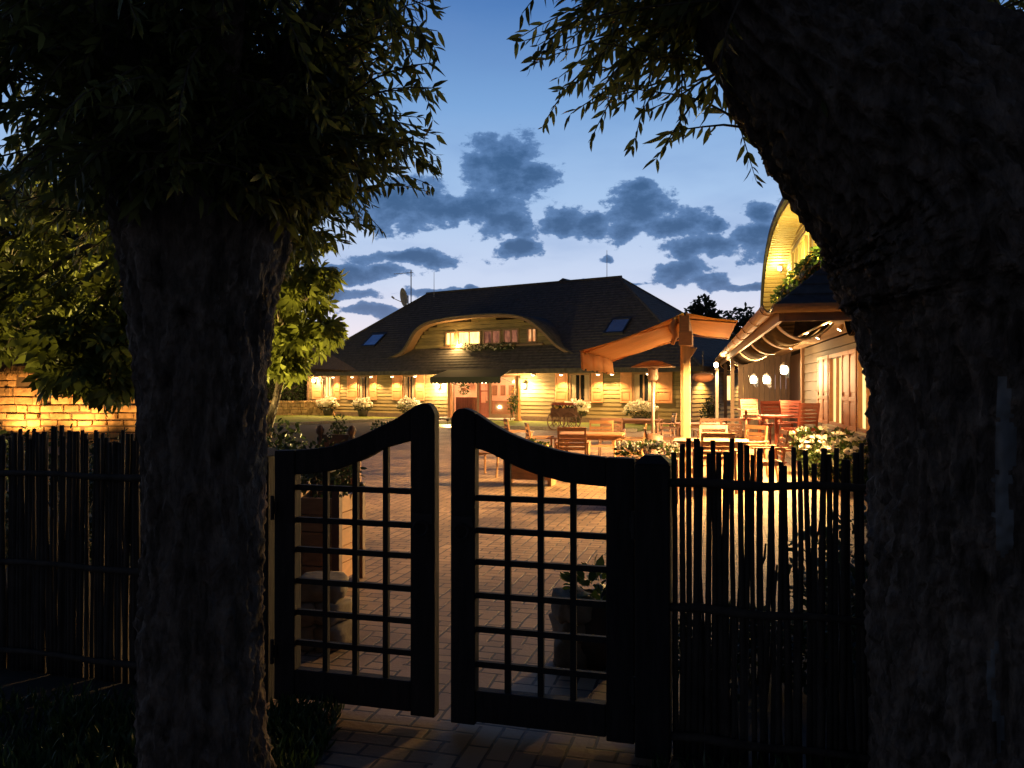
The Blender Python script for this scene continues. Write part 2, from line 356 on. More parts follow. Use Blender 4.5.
# ------------------------------------------------------------------ foliage generators
def np_mesh(name, V, F, mat, parent=None, smooth=False):
    """V (n,3) array; F list of equal-length index arrays (each (m,k))"""
    me = bpy.data.meshes.new(name)
    me.vertices.add(len(V)); me.vertices.foreach_set('co', np.asarray(V, dtype=np.float32).ravel())
    loops = np.concatenate([f.ravel() for f in F]).astype(np.int32); tot = np.concatenate([np.full(len(f), f.shape[1]) for f in F]).astype(np.int32)
    me.loops.add(len(loops)); me.loops.foreach_set('vertex_index', loops)
    me.polygons.add(len(tot)); start = np.concatenate([[0], np.cumsum(tot)[:-1]]).astype(np.int32)
    me.polygons.foreach_set('loop_start', start); me.polygons.foreach_set('loop_total', tot)
    me.update(calc_edges=True); me.validate()
    if smooth: me.polygons.foreach_set('use_smooth', [True] * len(me.polygons))
    return link(name, me, mat, parent)
WILLOW = np.array([(0, 0, 0), (.30, .125, .02), (.30, -.125, .02), (.66, .10, -.02), (.66, -.10, -.02), (1, 0, -.12)], float)
WILLOW_F = ([(0, 2, 1), (3, 4, 5)], [(1, 2, 4, 3)])
BROAD = np.array([(0, 0, 0), (.30, .24, .05), (.30, -.24, .05), (.70, .22, 0), (.70, -.22, 0), (1, 0, -.12)], float)
def palmate():
    V = []; T = []; Q = []
    for a, l in ((-105, .55), (-68, .8), (-33, .95), (0, 1.0), (33, .95), (68, .8), (105, .55)):
        o = len(V); c, s_ = math.cos(R(a)), math.sin(R(a))
        for (x, y, z) in [(0.03, 0, 0), (.4, .10, .03), (.4, -.10, .03), (.72, .16, -.12), (.72, -.16, -.12), (1, 0, -.42)]:
            V.append(((x * c - y * s_) * l, (x * s_ + y * c) * l, z * l))
        T += [(o, o + 2, o + 1), (o + 3, o + 4, o + 5)]; Q += [(o + 1, o + 2, o + 4, o + 3)]
    return np.array(V), (T, Q)
def leaf_mesh(name, P, D, S, mat, parent=None, tmpl=WILLOW, tf=WILLOW_F, roll=1.0):
    """one leaf of the template per point P, pointing along D, sized S"""
    P = np.asarray(P, float); D = np.asarray(D, float); S = np.asarray(S, float); n = len(P)
    D /= np.linalg.norm(D, axis=1)[:, None] + 1e-9
    up = np.tile([0, 0, 1.0], (n, 1)) + rng.normal(0, roll, (n, 3))
    w = np.cross(up, D); w /= np.linalg.norm(w, axis=1)[:, None] + 1e-9; u = np.cross(D, w)
    V = P[:, None, :] + S[:, None, None] * (tmpl[None, :, 0, None] * D[:, None, :] + tmpl[None, :, 1, None] * w[:, None, :] + tmpl[None, :, 2, None] * u[:, None, :])
    k = len(tmpl); off = (np.arange(n) * k)[:, None, None]
    F = [(np.array(f)[None] + off).reshape(-1, len(f[0])) for f in tf]
    return np_mesh(name, V.reshape(-1, 3), F, mat, parent)
def shoots(starts, n, lmin, lmax, droop, step, leaf, bias=(0, 0, 0), spread=1.0, keep=None):
    """drooping leafy shoots: (twig polylines, leaf points, leaf directions, leaf sizes)"""
    tw, P, D, S = [], [], [], []
    for i in range(n):
        p = Vector(starts[int(rng.integers(len(starts)))])
        d = (Vector(rng.normal(0, 1, 3)) * spread + Vector(bias)).normalized()
        L = rng.uniform(lmin, lmax); pts = [p.copy()]; t = 0; side = 1
        while t < L:
            d = (d + Vector((0, 0, -1)) * droop * step + Vector(rng.normal(0, 0.05, 3))).normalized()
            p = p + d * step; t += step
            if keep and not keep(p): break
            pts.append(p.copy())
            if t > L * 0.12:
                for _ in range(2):
                    side = -side
                    o = d.orthogonal().normalized(); o.rotate(Matrix.Rotation(rng.uniform(0, 6.28), 3, d))
                    ld = (d * 0.7 + o * 0.75 + Vector((0, 0, -0.45))).normalized()
                    P.append(tuple(p)); D.append(tuple(ld)); S.append(leaf * rng.uniform(0.45, 1.3) * (1 - 0.35 * t / L))
        if len(pts) > 2: tw.append(pts)
    return tw, P, D, S
def twig_mesh(name, tw, r, mat, parent):
    mb = MB()
    for pts in tw:
        q = pts[::3] if len(pts) > 6 else pts
        if q[-1] is not pts[-1]: q = q + [pts[-1]]
        mb.tube(q, [r * (1 - 0.75 * i / (len(q) - 1)) for i in range(len(q))], 4, False)
    return mb.build(name, mat, parent, smooth=True)
def blob_points(n, c, r, hollow=0.35):
    d = rng.normal(0, 1, (n, 3)); d /= np.linalg.norm(d, axis=1)[:, None]
    rad = (hollow + (1 - hollow) * rng.random(n) ** 0.5)[:, None]
    return np.array(c)[None] + d * rad * np.array(r)[None], d

def shrub(name, loc, r, h, n, leaf, label, cat='shrub', group=None, mat='leaf', flowers=0, fmat='petal', fsize=0.05, stems=5):
    e = empty(name, loc, 0, label, cat, group)
    lumps = [(rng.uniform(-.55, .55) * r, rng.uniform(-.45, .45) * r, h * rng.uniform(.35, .75), rng.uniform(.35, .6)) for _ in range(7)] + [(0, 0, h * .45, .75)]
    P, D = [], []
    for (x, y, z, k) in lumps:
        p, d = blob_points(n // len(lumps), (x, y, z), (r * k, r * k, h * .45 * k + .05)); P.append(p); D.append(d)
    P = np.concatenate(P); D = np.concatenate(D); P[:, 2] = np.abs(P[:, 2])
    D = D + rng.normal(0, .7, D.shape)
    leaf_mesh('foliage', P, D, leaf * rng.uniform(.6, 1.2, len(P)), M[mat], e, BROAD, WILLOW_F)
    mb = MB()
    for _ in range(stems):
        a = rng.uniform(0, 6.28); q = r * rng.uniform(.3, .7)
        mb.tube([(0.05 * math.cos(a), 0.05 * math.sin(a), 0), (q * .4 * math.cos(a), q * .4 * math.sin(a), h * .4), (q * math.cos(a), q * math.sin(a), h * .8)], [.012, .009, .004], 5)
    mb.build('stem', M['twig'], e, True)
    if flowers: blossom(e, flowers, r, h, fsize, fmat)
    return e
def blossom(e, k, r, h, size, fmat, z0=.55, name='blossoms'):
    P, D, S = [], [], []
    for _ in range(k):
        a = rng.uniform(0, 6.28); q = r * math.sqrt(rng.random()); z = h * rng.uniform(z0, 1.08) * (1 - .25 * (q / r) ** 2)
        c = np.array((q * math.cos(a), q * math.sin(a), z))
        for _ in range(9):
            d = rng.normal(0, 1, 3); d[2] = abs(d[2]) * .6; d /= np.linalg.norm(d)
            P.append(c + d * size * .15); D.append(d); S.append(size * rng.uniform(.6, 1.1))
    return leaf_mesh(name, P, D, S, M[fmat], e, BROAD * np.array((1, 1.6, 1)), WILLOW_F)

# ------------------------------------------------------------------ ground
def sheet(name, poly, z, mat):
    me = bpy.data.meshes.new(name); me.from_pydata([(x, y, z) for x, y in poly], [], [tuple(range(len(poly)))]); me.update()
    if me.polygons[0].normal.z < 0: me.flip_normals()
    return tag(link(name, me, mat), kind='structure')
sheet('ground', [(-900, -200), (900, -200), (900, 1400), (-900, 1400)], 0.0, M['soil_mix'])

HR = R(-34); HC, HS = math.cos(HR), math.sin(HR)
HL = Vector((7.7 - 0.829 * 24.06, 34.4 + 0.559 * 24.06, 0))           # far house: front left corner, x runs along the front
def hw(x, y, z=0.0): return Vector((HL.x + x * HC - y * HS, HL.y + x * HS + y * HC, z))
def hx(p, b=0.0):                                                     # picture column -> x along the front, b behind it
    r = (p - 512) / FPX; o = hw(24.06, b)
    t = (o.x - o.y * r) / (0.829 + 0.559 * r); return 24.06 - t
def hz(p, y, b=0.0): return CZ + (HOR - y) / FPX * hw(hx(p, b), b).y
RR = math.atan2(-0.218, 0.976); RC, RS = math.cos(RR), math.sin(RR)
RL = Vector((3.77, 11.4, 0))                                          # right house: gutter corner, y runs away along its side
def rw(x, y, z=0.0): return Vector((RL.x + x * RC - y * RS, RL.y + x * RS + y * RC, z))

fl = [tuple(hw(x, y)[:2]) for x, y in ((5.5, -0.3), (24.0, -0.3), (24.3, 3.0))]
sheet('courtyard_paving', [(-1.35, -3), (0.72, -3), (0.74, 3.75), (1.5, 5.2), (4.4, 7.6), (9.0, 9), (14, 30)] + fl[::-1] + [(-4.2, 30), (-3.1, 15), (-1.5, 5.6)], 0.004, M['paving'])
sheet('lawn', [tuple(hw(x, y)[:2]) for x, y in ((-16, -11.2), (9.6, -11.2), (10.6, -0.9), (-16, -0.9))], 0.03, M['lawn'])
sheet('lawn', [tuple(hw(x, y)[:2]) for x, y in ((14.2, -7.6), (24.5, -6.2), (24.5, -0.9), (14.2, -0.9))], 0.03, M['lawn'])
mb = MB()
for a, b in (((-16, -11.3), (9.7, -11.3)), ((9.7, -11.3), (10.7, -0.9)), ((14.1, -7.7), (14.1, -0.9)), ((14.1, -7.7), (24.5, -6.3))):
    p, q = hw(*a), hw(*b); d = (q - p).normalized(); n = Vector((-d.y, d.x, 0)); L = (q - p).length; k = int(L / 0.5)
    for i in range(k):
        u, v = p + d * (L * i / k + .006), p + d * (L * (i + 1) / k - .006)
        P = [u - n * .06, v - n * .06, v + n * .06, u + n * .06]
        mb.raw([(c.x, c.y, 0) for c in P] + [(c.x, c.y, .11 + .01 * random.random()) for c in P], [(4, 5, 6, 7), (0, 1, 5, 4), (1, 2, 6, 5), (2, 3, 7, 6), (3, 0, 4, 7)])
tag(mb.build('lawn_kerb', M['gravel']), kind='structure')

# ------------------------------------------------------------------ boarded walls and windows
def boards(mb, x0, x1, z0, z1, y, holes=(), bh=0.19, t=0.035, lim=None, axis='x', sgn=-1):
    """lapped boards along x (or y) whose face looks to sgn*normal; holes are (a,b,z0,z1); lim(z) narrows a row"""
    z = z0
    while z < z1 - 0.02:
        zt = min(z + bh, z1); zm = (z + zt) / 2; a, b = x0, x1
        if lim:
            l = lim(zm)
            if l is None: break
            a, b = max(a, l[0]), min(b, l[1])
        cuts = sorted([(h[0], h[1]) for h in holes if h[2] - .01 < zm < h[3] + .01]); spans = []; c = a
        for h0, h1 in cuts:
            if h0 > c: spans.append((c, min(h0, b)))
            c = max(c, h1)
        if c < b: spans.append((c, b))
        for s0, s1 in spans:
            if s1 - s0 < .02: continue
            j = random.uniform(0, .006)
            o = (y + sgn * (t + j), y + sgn * (t * .35 + j), y + .02 * -sgn)
            prof = [(o[0], z), (o[1], zt - .012), (o[2], zt - .012), (o[2], z)]
            mb.prism(prof, 'x', s0, s1) if axis == 'x' else mb.raw(*_prism_y(prof, s0, s1))
        z = zt
def _prism_y(prof, a, b):
    n = len(prof)
    P = [(p[0], a, p[1]) for p in prof] + [(p[0], b, p[1]) for p in prof]
    return P, [(i, (i + 1) % n, n + (i + 1) % n, n + i) for i in range(n)] + [tuple(range(n))[::-1], tuple(range(n, 2 * n))]
def swap(mb):
    """x<->y: turns a wall drawn along x into one along y (facing -x)"""
    mb.v = [(y, x, z) for x, y, z in mb.v]; return mb
def window(parent, x0, x1, z0, z1, y, pane, sw=False, bars=1, sill=True, curtain=None, fw=.07, fm='frame', cross=0):
    f = MB(); d0, d1 = y - .07, y + .06
    f.box(x0, x0 + fw, d0, d1, z0, z1); f.box(x1 - fw, x1, d0, d1, z0, z1); f.box(x0 + fw, x1 - fw, d0, d1, z1 - fw, z1); f.box(x0 + fw, x1 - fw, d0, d1, z0, z0 + fw)
    for i in range(bars):
        c = x0 + (x1 - x0) * (i + 1) / (bars + 1); f.box(c - .03, c + .03, d0 + .02, d1 - .02, z0 + fw, z1 - fw)
    for i in range(cross):
        c = z0 + (z1 - z0) * (i + 1) / (cross + 1); f.box(x0 + fw, x1 - fw, d0 + .03, d1 - .03, c - .02, c + .02)
    g = MB().box(x0 + fw, x1 - fw, y + .005, y + .015, z0 + fw, z1 - fw)
    fo = (swap(f) if sw else f).build('window', M[fm], parent); (swap(g) if sw else g).build('pane', M[pane], fo)
    if curtain:
        c = MB()
        for (a, b) in ((x0 + fw, x0 + fw + (x1 - x0) * .24), (x1 - fw - (x1 - x0) * .24, x1 - fw)):
            n = 8; pts = [(a + (b - a) * i / n, y - .012 - (.012 if i % 2 else 0)) for i in range(n + 1)]
            for i in range(n): c.raw([(pts[i][0], pts[i][1], z0 + fw), (pts[i + 1][0], pts[i + 1][1], z0 + fw), (pts[i + 1][0], pts[i + 1][1], z1 - fw), (pts[i][0], pts[i][1], z1 - fw)], [(0, 1, 2, 3)])
        (swap(c) if sw else c).build('curtain', M[curtain], fo)
    if sill:
        s = MB().box(x0 - .06, x1 + .06, y - .19, y - .072, z0 - .05, z0 + .012)
        (swap(s) if sw else s).build('sill', M['sill'], fo)
    return fo
def shutter(parent, x0, x1, z0, z1, y, sw=False, mat='shutter'):
    m = MB(); w = .075; d0, d1 = y - .085, y - .045
    m.box(x0, x0 + w, d0, d1, z0, z1); m.box(x1 - w, x1, d0, d1, z0, z1); h = (z1 - z0)
    for a in (0, .38, 1): c = z0 + w / 2 + (h - w) * a; m.box(x0 + w, x1 - w, d0, d1, c - w / 2, c + w / 2)
    m.box(x0 + w, x1 - w, d0 + .022, d1 - .002, z0 + .01, z1 - .01)
    for a, b in ((z0 + w, z0 + h * .38 - w * .3), (z0 + h * .38 + w, z1 - w)):
        m.box(x0 + w + .05, x1 - w - .05, d0 + .008, d0 + .021, a + .05, b - .05)
    return (swap(m) if sw else m).build('shutter', M[mat], parent, bevel=.006)

def courses(mb, quad_lo, quad_hi, n, lift=.022):
    """roof slopes between two rings of corners, as lapped courses"""
    k = len(quad_lo)
    for i in range(n):
        a, b = i / n, (i + 1) / n
        lo = [Vector(p) * (1 - a) + Vector(q) * a for p, q in zip(quad_lo, quad_hi)]; hi = [Vector(p) * (1 - b) + Vector(q) * b for p, q in zip(quad_lo, quad_hi)]
        up = Vector((0, 0, lift)); P = lo + [p + up for p in lo] + hi
        F = []
        for j in range(k):
            j2 = (j + 1) % k
            F += [(j, j2, k + j2, k + j), (k + j, k + j2, 2 * k + j2, 2 * k + j)]
        mb.raw(P, F)

# ------------------------------------------------------------------ the far house
house = empty('timber_house', HL, HR, 'long timber house with dark hipped roof, eyebrow dormer and green awning across the courtyard', 'house')
LX, WD, WH = 24.06, 11.0, 2.5
GZ0, GZ1 = .95, 2.28
win = [(323, 334), (359, 370), (404, 416), (570, 591), (633, 655)]
shut = [(313, 322.5), (334.5, 340.5), (348, 358), (370.5, 377.5), (393, 403), (416.5, 425), (556, 568.5), (592, 603.5), (621, 632.5), (655.5, 673)]
WX = [(hx(a), hx(b)) for a, b in win]; EX0, EX1 = hx(452), hx(517)
holes = [(a, b, GZ0, GZ1) for a, b in WX] + [(EX0, EX1, -.1, 2.25)]
mb = MB(); boards(mb, 0, LX, 0, WH, 0, holes)
mb.build('front_wall', M['siding'], house)
mb = MB()
for a, b in ((0, EX0 - .02), (EX1 + .02, LX)): mb.box(a, b, -.045, .3, -.02, .22)
mb.build('plinth', M['mortar'], house)
sw_ = MB(); boards(sw_, .0, WD, 0, WH, 0, [(4.1, 5.6, .95, 2.25)], sgn=1)            # right side wall, faces +x
sw_.v = [(LX + y, x, z) for x, y, z in sw_.v]; sw_.build('side_wall', M['siding'], house)
MB().box(.03, .1, .03, WD, 0, WH).box(.1, LX - .03, WD - .08, WD, 0, WH).build('back_wall', M['siding_grey'], house)
MB().box(-.05, .09, -.06, .06, 0, WH).build('corner_post', M['frame'], house); MB().box(LX - .07, LX + .06, -.065, .06, 0, WH).build('corner_post', M['frame'], house)
f = MB().box(LX + .03, LX + .08, 4.1, 5.6, .95, 1.02).box(LX + .03, LX + .08, 4.1, 5.6, 2.18, 2.25).box(LX + .03, LX + .08, 4.1, 4.17, 1.02, 2.18).box(LX + .03, LX + .08, 5.53, 5.6, 1.02, 2.18)
fo = f.build('window', M['frame'], house); MB().box(LX + .02, LX + .03, 4.17, 5.53, 1.02, 2.18).build('pane', M['lit'], fo)
panes = [('lit', 'curtain_dim'), ('dark_glass', 'curtain_dim'), ('dark_glass', 'curtain_dim'), ('dark_glass', 'curtain_dim'), ('dark_glass', 'curtain_dim')]
for (a, b), (p, c) in zip(WX, panes): window(house, a, b, GZ0, GZ1, 0, p, bars=1, curtain=c)
for a, b in shut: shutter(house, hx(a), hx(b), GZ0 - .02, GZ1 + .02, 0)
# roof
ez, rz_ = 2.5, 7.5
lo = [(-.8, -.78, ez), (LX + .8, -.78, ez), (LX + .8, WD + .78, ez), (-.8, WD + .78, ez)]
hi = [(4.76, 5.5 - .01, rz_), (17.95, 5.5 - .01, rz_), (17.95, 5.51, rz_), (4.76, 5.51, rz_)]
mb = MB(); courses(mb, lo, hi, 34)
mb.tube([(4.6, 5.5, rz_ + .02), (18.1, 5.5, rz_ + .02)], .07, 8)
for c in ((0, 0), (1, 1), (2, 1), (3, 0)):
    e = Vector((4.76 if c[1] == 0 else 17.95, 5.5, rz_ + .01)); mb.tube([Vector(lo[c[0]]) + Vector((0, 0, .03)), e], .06, 6)
mb.box(-.8, LX + .8, -.78, -.70, ez - .2, ez - .005).box(LX + .72, LX + .8, -.70, WD + .7, ez - .2, ez - .005).box(-.8, -.72, -.7, WD + .7, ez - .2, ez - .005)
roof = mb.build('roof', M['shingle'], house)
mb = MB()
for i in range(7): mb.box(-.72, LX + .72, -.70 + i * .1, -.70 + i * .1 + .092, ez - .18, ez - .15)
for i in range(7): mb.box(LX + .06 + i * .095, LX + .06 + i * .095 + .088, 0, WD, ez - .18, ez - .15)
mb.build('soffit', M['soffit'], roof)
def slope_z(y): return ez + (y + .78) * (rz_ - ez) / (5.5 + .78)
def skylight(p0, p1, y0):
    b = 1.6; x0, x1 = hx(p0, b), hx(p1, b); y1 = y0 + 1.0
    s = (rz_ - ez) / 6.28
    f = MB()
    def slab(xa, xb, ya, yb, h0, h1): f.raw([(xa, ya, slope_z(ya) + h0), (xb, ya, slope_z(ya) + h0), (xb, yb, slope_z(yb) + h0), (xa, yb, slope_z(yb) + h0), (xa, ya, slope_z(ya) + h1), (xb, ya, slope_z(ya) + h1), (xb, yb, slope_z(yb) + h1), (xa, yb, slope_z(yb) + h1)],
        [(0, 3, 2, 1), (4, 5, 6, 7), (0, 1, 5, 4), (1, 2, 6, 5), (2, 3, 7, 6), (3, 0, 4, 7)])
    slab(x0, x0 + .08, y0, y1, 0, .12); slab(x1 - .08, x1, y0, y1, 0, .12); slab(x0 + .08, x1 - .08, y0, y0 + .08, 0, .12); slab(x0 + .08, x1 - .08, y1 - .08, y1, 0, .12)
    o = f.build('skylight', M['black_metal'], roof)
    f = MB(); slab(x0 + .08, x1 - .08, y0 + .08, y1 - .08, .06, .09)
    # glass of the skylight stays with the roof it sits in
    f.build('skylight_glass', M['sky_glass'], roof)
skylight(367, 381, 1.05); skylight(606, 626, 1.25)
mb = MB().box(14.1, 14.9, 5.6, 6.3, 6.6, 7.28).box(14.0, 15.0, 5.5, 6.4, 7.28, 7.36).prism([(13.95, 7.44), (15.05, 7.44), (14.5, 7.72)], 'y', 5.45, 6.45)
for x in (14.1, 14.84):
    for y in (5.6, 6.24): mb.box(x, x + .06, y, y + .06, 7.36, 7.44)
mb.build('chimney', M['black_metal'], roof)

# eyebrow dormer of the far house
def spline(pts, n=6):
    out = []; P = [Vector(p) for p in pts]
    for i in range(len(P) - 1):
        p0, p1, p2, p3 = P[max(i - 1, 0)], P[i], P[i + 1], P[min(i + 2, len(P) - 1)]
        for k in range(n):
            t = k / n; out.append(0.5 * ((2 * p1) + (p2 - p0) * t + (2 * p0 - 5 * p1 + 4 * p2 - p3) * t * t + (3 * p1 - p0 - 3 * p2 + p3) * t ** 3))
    out.append(P[-1]); return out
DO = [(6.1, 3.25), (7.2, 3.62), (7.75, 4.2), (8.2, 4.75), (9.0, 5.15), (10.3, 5.33), (12.4, 5.42), (14.4, 5.33), (15.6, 5.02), (16.5, 4.4), (17.3, 3.7), (18.3, 3.2)]
arc = [(p.x, p.y) for p in spline(DO)]
def offset(pts, d):
    out = []
    for i, p in enumerate(pts):
        a, b = Vector(pts[max(i - 1, 0)]), Vector(pts[min(i + 1, len(pts) - 1)]); t = (b - a).normalized(); n = Vector((t.y, -t.x)); out.append((p[0] + n.x * d, p[1] + n.y * d))
    return out
MB().strip(arc, offset(arc, .05), 'y', .15, 3.4).build('dormer_roof', M['shingle'], house, True)
MB().strip(offset(arc, .055), offset(arc, .18), 'y', .22, 1.3).build('dormer_bargeboard', M['frame'], house)
def lim_arc(inner, nudge=.03):
    def f(z):
        xs = []
        for (x0, z0), (x1, z1) in zip(inner[:-1], inner[1:]):
            if (z0 - z) * (z1 - z) <= 0 and z0 != z1: xs.append(x0 + (x1 - x0) * (z - z0) / (z1 - z0))
        return (min(xs) + nudge, max(xs) - nudge) if len(xs) >= 2 else None
    return f
dw = [(hx(a, .75), hx(b, .75)) for a, b in ((445.5, 455.5), (457.5, 481), (483, 501), (503, 519), (527, 537))]
DZ0, DZ1 = 3.86, 4.62
mb = MB(); boards(mb, 6.2, 18.2, 3.4, 5.3, .78, [(a, b, DZ0, DZ1) for a, b in dw], lim=lim_arc(offset(arc, .2)))
mb.build('dormer_wall', M['siding'], house)
for (a, b), p in zip(dw, ('lit', 'lit', 'lit_dim', 'lit_dim', 'lit_warm')):
    window(house, a, b, DZ0, DZ1, .78, p, bars=1, sill=False, fw=.08)
mb = MB(); mb.box(dw[0][0] - .3, dw[4][1] + .4, .62, .735, DZ0 - .14, DZ0 - .03); mb.build('dormer_sill', M['frame'], house)

# entrance: lit shop-like room behind a glazed front, green awning over it
mb = MB(); w3 = (EX1 - EX0)
mb.box(EX0, EX1, 3.0, 3.06, 0, 2.4).box(EX0 - .06, EX0 - .005, .1, 3.0, 0, 2.4).box(EX1 + .005, EX1 + .06, .1, 3.0, 0, 2.4).box(EX0, EX1, .1, 3.0, 2.4, 2.46).box(EX0, EX1, .05, 3.0, .02, .06)
room = mb.build('entrance_hall', M['plaster'], house)
mb = MB()
for z in (.5, .95, 1.4, 1.85): mb.box(EX0 + w3 * .62, EX1 - .1, 2.6, 2.98, z, z + .04)
mb.box(EX0 + w3 * .62, EX0 + w3 * .62 + .05, 2.6, 2.98, .07, 2.2)
for k in range(26):
    x = EX0 + w3 * .65 + random.random() * w3 * .3; z = random.choice((.54, .99, 1.44, 1.89)); mb.box(x, x + .12, 2.65, 2.8, z, z + random.uniform(.15, .32))
mb.build('shelf', M['wood'], room)
mb = MB(); n = 26; xa, xb = EX0 + .14, hx(477)
for i in range(n):
    x0_, x1_ = xa + (xb - xa) * i / n, xa + (xb - xa) * (i + 1) / n; o = .02 if i % 2 else .05
    mb.raw([(x0_, .09 + o, .32), (x1_, .09 + .07 - o, .32), (x1_, .09 + .07 - o, 1.12), (x0_, .09 + o, 1.12)], [(0, 1, 2, 3)])
mb.build('half_curtain', M['wood_red'], room)
mb = MB()
for k in range(7):
    x = EX0 + .5 + k * w3 / 7.5; mb.box(x, x + .3, 2.94, 2.99, 1.2, 1.75).box(x + .03, x + .27, 2.9, 2.93, 1.25, 1.7)
mb.box(EX0 + .1, EX1 - .1, 2.9, 2.98, .06, .9)
mb.build('panelling', M['frame'], room)
MB().lathe([(.02, .1), (.2, -.05), (.24, -.14), (.2, -.15)], 16, (EX0 + w3 * .25, 1.3, 2.0)).build('pendant', M['bulb_soft'], room, True)
MB().lathe([(.02, .1), (.2, -.05), (.24, -.14), (.2, -.15)], 16, (EX0 + w3 * .78, 1.3, 2.0)).build('pendant', M['bulb_soft'], room, True)
lamp('hall_lamp', (EX0 + w3 * .5, 1.0, 2.1), 42, (1.0, .50, .22), .12, house)
fx0, fx1, fx2, fx3 = hx(457), hx(477.5), hx(489.5), hx(513)
mb = MB()
for a in (EX0, fx1, fx2, EX1 - .12): mb.box(a, a + .12, -.05, .05, .02, 2.25)
mb.box(EX0 + .12, EX1 - .12, -.05, .05, 2.14, 2.25)
mb.box(EX0 + .12, fx1, -.04, .04, .02, .30).box(fx2 + .12, EX1 - .12, -.04, .04, .02, .30)
ef = mb.build('entrance_frame', M['frame'], house)
mb = MB(); mb.box(EX0 + .12, fx1, -.008, 0, .3, 2.14).box(fx2 + .12, EX1 - .12, -.008, 0, .3, 2.14); mb.build('glazing', M['glass'], ef)
mb = MB(); a, b = fx1 + .125, fx2 - .005
mb.box(a, a + .09, -.03, .03, .03, 2.13).box(b - .09, b, -.03, .03, .03, 2.13).box(a + .09, b - .09, -.03, .03, 2.03, 2.13).box(a + .09, b - .09, -.03, .03, .03, .85).box(a + .09, b - .09, -.03, .03, 1.42, 1.47)
dr = mb.build('door', M['wood_red'], house); MB().box(a + .09, b - .09, -.006, 0, .85, 2.03).build('door_glass', M['glass'], dr)
MB().tube([(b - .05, -.03, .95), (b - .05, -.09, .95), (b - .05, -.09, 1.15), (b - .05, -.03, 1.15)], .012, 6).build('handle', M['metal'], dr)
for p in (449.5, 517.5):
    x = hx(p, -1.1)
    MB().box(x - .09, x + .09, -1.15, -.97, .0, 2.2).box(x - .14, x + .14, -1.2, -.92, 0, .12).build('porch_post', M['shutter'], house)
mb = MB(); y0, y1 = -.80, -1.8; z0, z1 = 2.52, 2.14; a, b = hx(440, -1.2), hx(507, -1.2)
mb.raw([(a + .15, y0, z0), (b, y0, z0), (b + .05, y1, z1), (a - .15, y1, z1), (a + .15, y0, z0 - .02), (b, y0, z0 - .02), (b + .05, y1, z1 - .02), (a - .15, y1, z1 - .02)],
       [(0, 1, 2, 3), (7, 6, 5, 4), (0, 4, 5, 1), (1, 5, 6, 2), (3, 2, 6, 7), (0, 3, 7, 4)])
n = 20; w = (b + .2 - a) / n
for i in range(n):
    x = a - .15 + i * w; P = [(x, z1 - .02)] + [(x + w * k / 5, z1 - .26 - .07 * math.sin(math.pi * k / 5)) for k in range(6)] + [(x + w, z1 - .02)]
    mb.prism(P, 'y', y1 - .012, y1)
aw = mb.build('awning', M['canvas_green'], house)
MB().tube([(a + .3, -.1, 1.75), (a, y1 + .05, z1 - .05)], .018, 6).tube([(b - .1, -.1, 1.75), (b, y1 + .05, z1 - .05)], .018, 6).build('awning_arm', M['black_metal'], aw)
MB().box(EX0 - .3, EX1 + .3, -1.6, -.06, 0, .10).build('door_step', M['gravel'], house)

# lamps on the far house
def soffit_light(root, x, y, z, watt, label, group, shape=150):
    e = empty('eave_light', (0, 0, 0), 0, label, 'lamp', group); e.location = root.matrix_basis @ Vector((x, y, z)); e.rotation_euler = root.rotation_euler
    MB().lathe([(.05, 0), (.11, -.01), (.12, -.05), (.10, -.09), (.085, -.095)], 12).build('housing', M['metal'], e, True)
    MB().lathe([(.075, -.09), (.085, -.11), (.05, -.14), (.005, -.15)], 12).build('bulb', M['bulb_soft'], e, True)
    lamp('eave_lamp', (0, 0, -.2), watt, radius=.05, parent=e, spot=shape, aim=(0, -.32, -1), blend=.5)
    return e
bpy.context.view_layer.update()
SL = [(333, 'round eave light right of the leftmost window of the far house'), (371, 'round eave light above the right shutter of the second far house window'),
      (415, 'round eave light left of the green entrance awning'), (533, 'round eave light right of the green entrance awning'),
      (561, 'round eave light above the left shutter of the window behind the wooden cart'), (612, 'round eave light in front of the wall between the two right far house windows'),
      (316, 'round eave light at the left corner of the far house'), (648, 'round eave light above the window behind the patio heater'), (392, 'round eave light above the left shutter of the third far house window'),
      (352, 'round eave light between the two leftmost far house windows'), (598, 'round eave light left of the orange awning valance on the far house')]
for p, lb in SL: soffit_light(house, hx(p, -.42), -.42, ez - .18, 38, lb, 'round lights under the eave of the far house')
for y_, lb in ((1.2, 'eave light on the right end wall of the far house, nearer one'), (6.8, 'eave light on the right end wall of the far house, farther one')):
    o = soffit_light(house, LX + .42, y_, ez - .18, 80, lb, 'round lights under the eave of the far house'); o.rotation_euler = (0, 0, HR + R(90))
def wall_lantern(world, rz, label, watt, group, mat='bulb', size=1.0, color=(1.0, .62, .28)):
    e = empty('wall_lantern', world, rz, label, 'lamp', group)
    MB().box(-.05 * size, .05 * size, -.02, 0, -.12 * size, .12 * size).tube([(0, -.02, -.05 * size), (0, -.10 * size, -.08 * size), (0, -.14 * size, -.02 * size)], .012, 6).build('bracket', M['black_metal'], e)
    c = (0, -.14 * size, 0)
    MB().lathe([(.04 * size, -.02 * size), (.075 * size, .0), (.085 * size, .08 * size), (.08 * size, .16 * size), (.03 * size, .17 * size)], 12, c).build('lantern_glass', M[mat], e, True)
    MB().lathe([(.10 * size, .175 * size), (.05 * size, .23 * size), (.01, .26 * size)], 12, c).build('cap', M['black_metal'], e, True)
    lamp('lantern_lamp', (0, -.36 * size, .08 * size), watt, color, .06, e)
    return e
wall_lantern(hw(hx(440), -.04, 1.62), HR, 'glowing wall lantern left of the far house entrance', 60, 'wall lanterns beside the far house entrance')
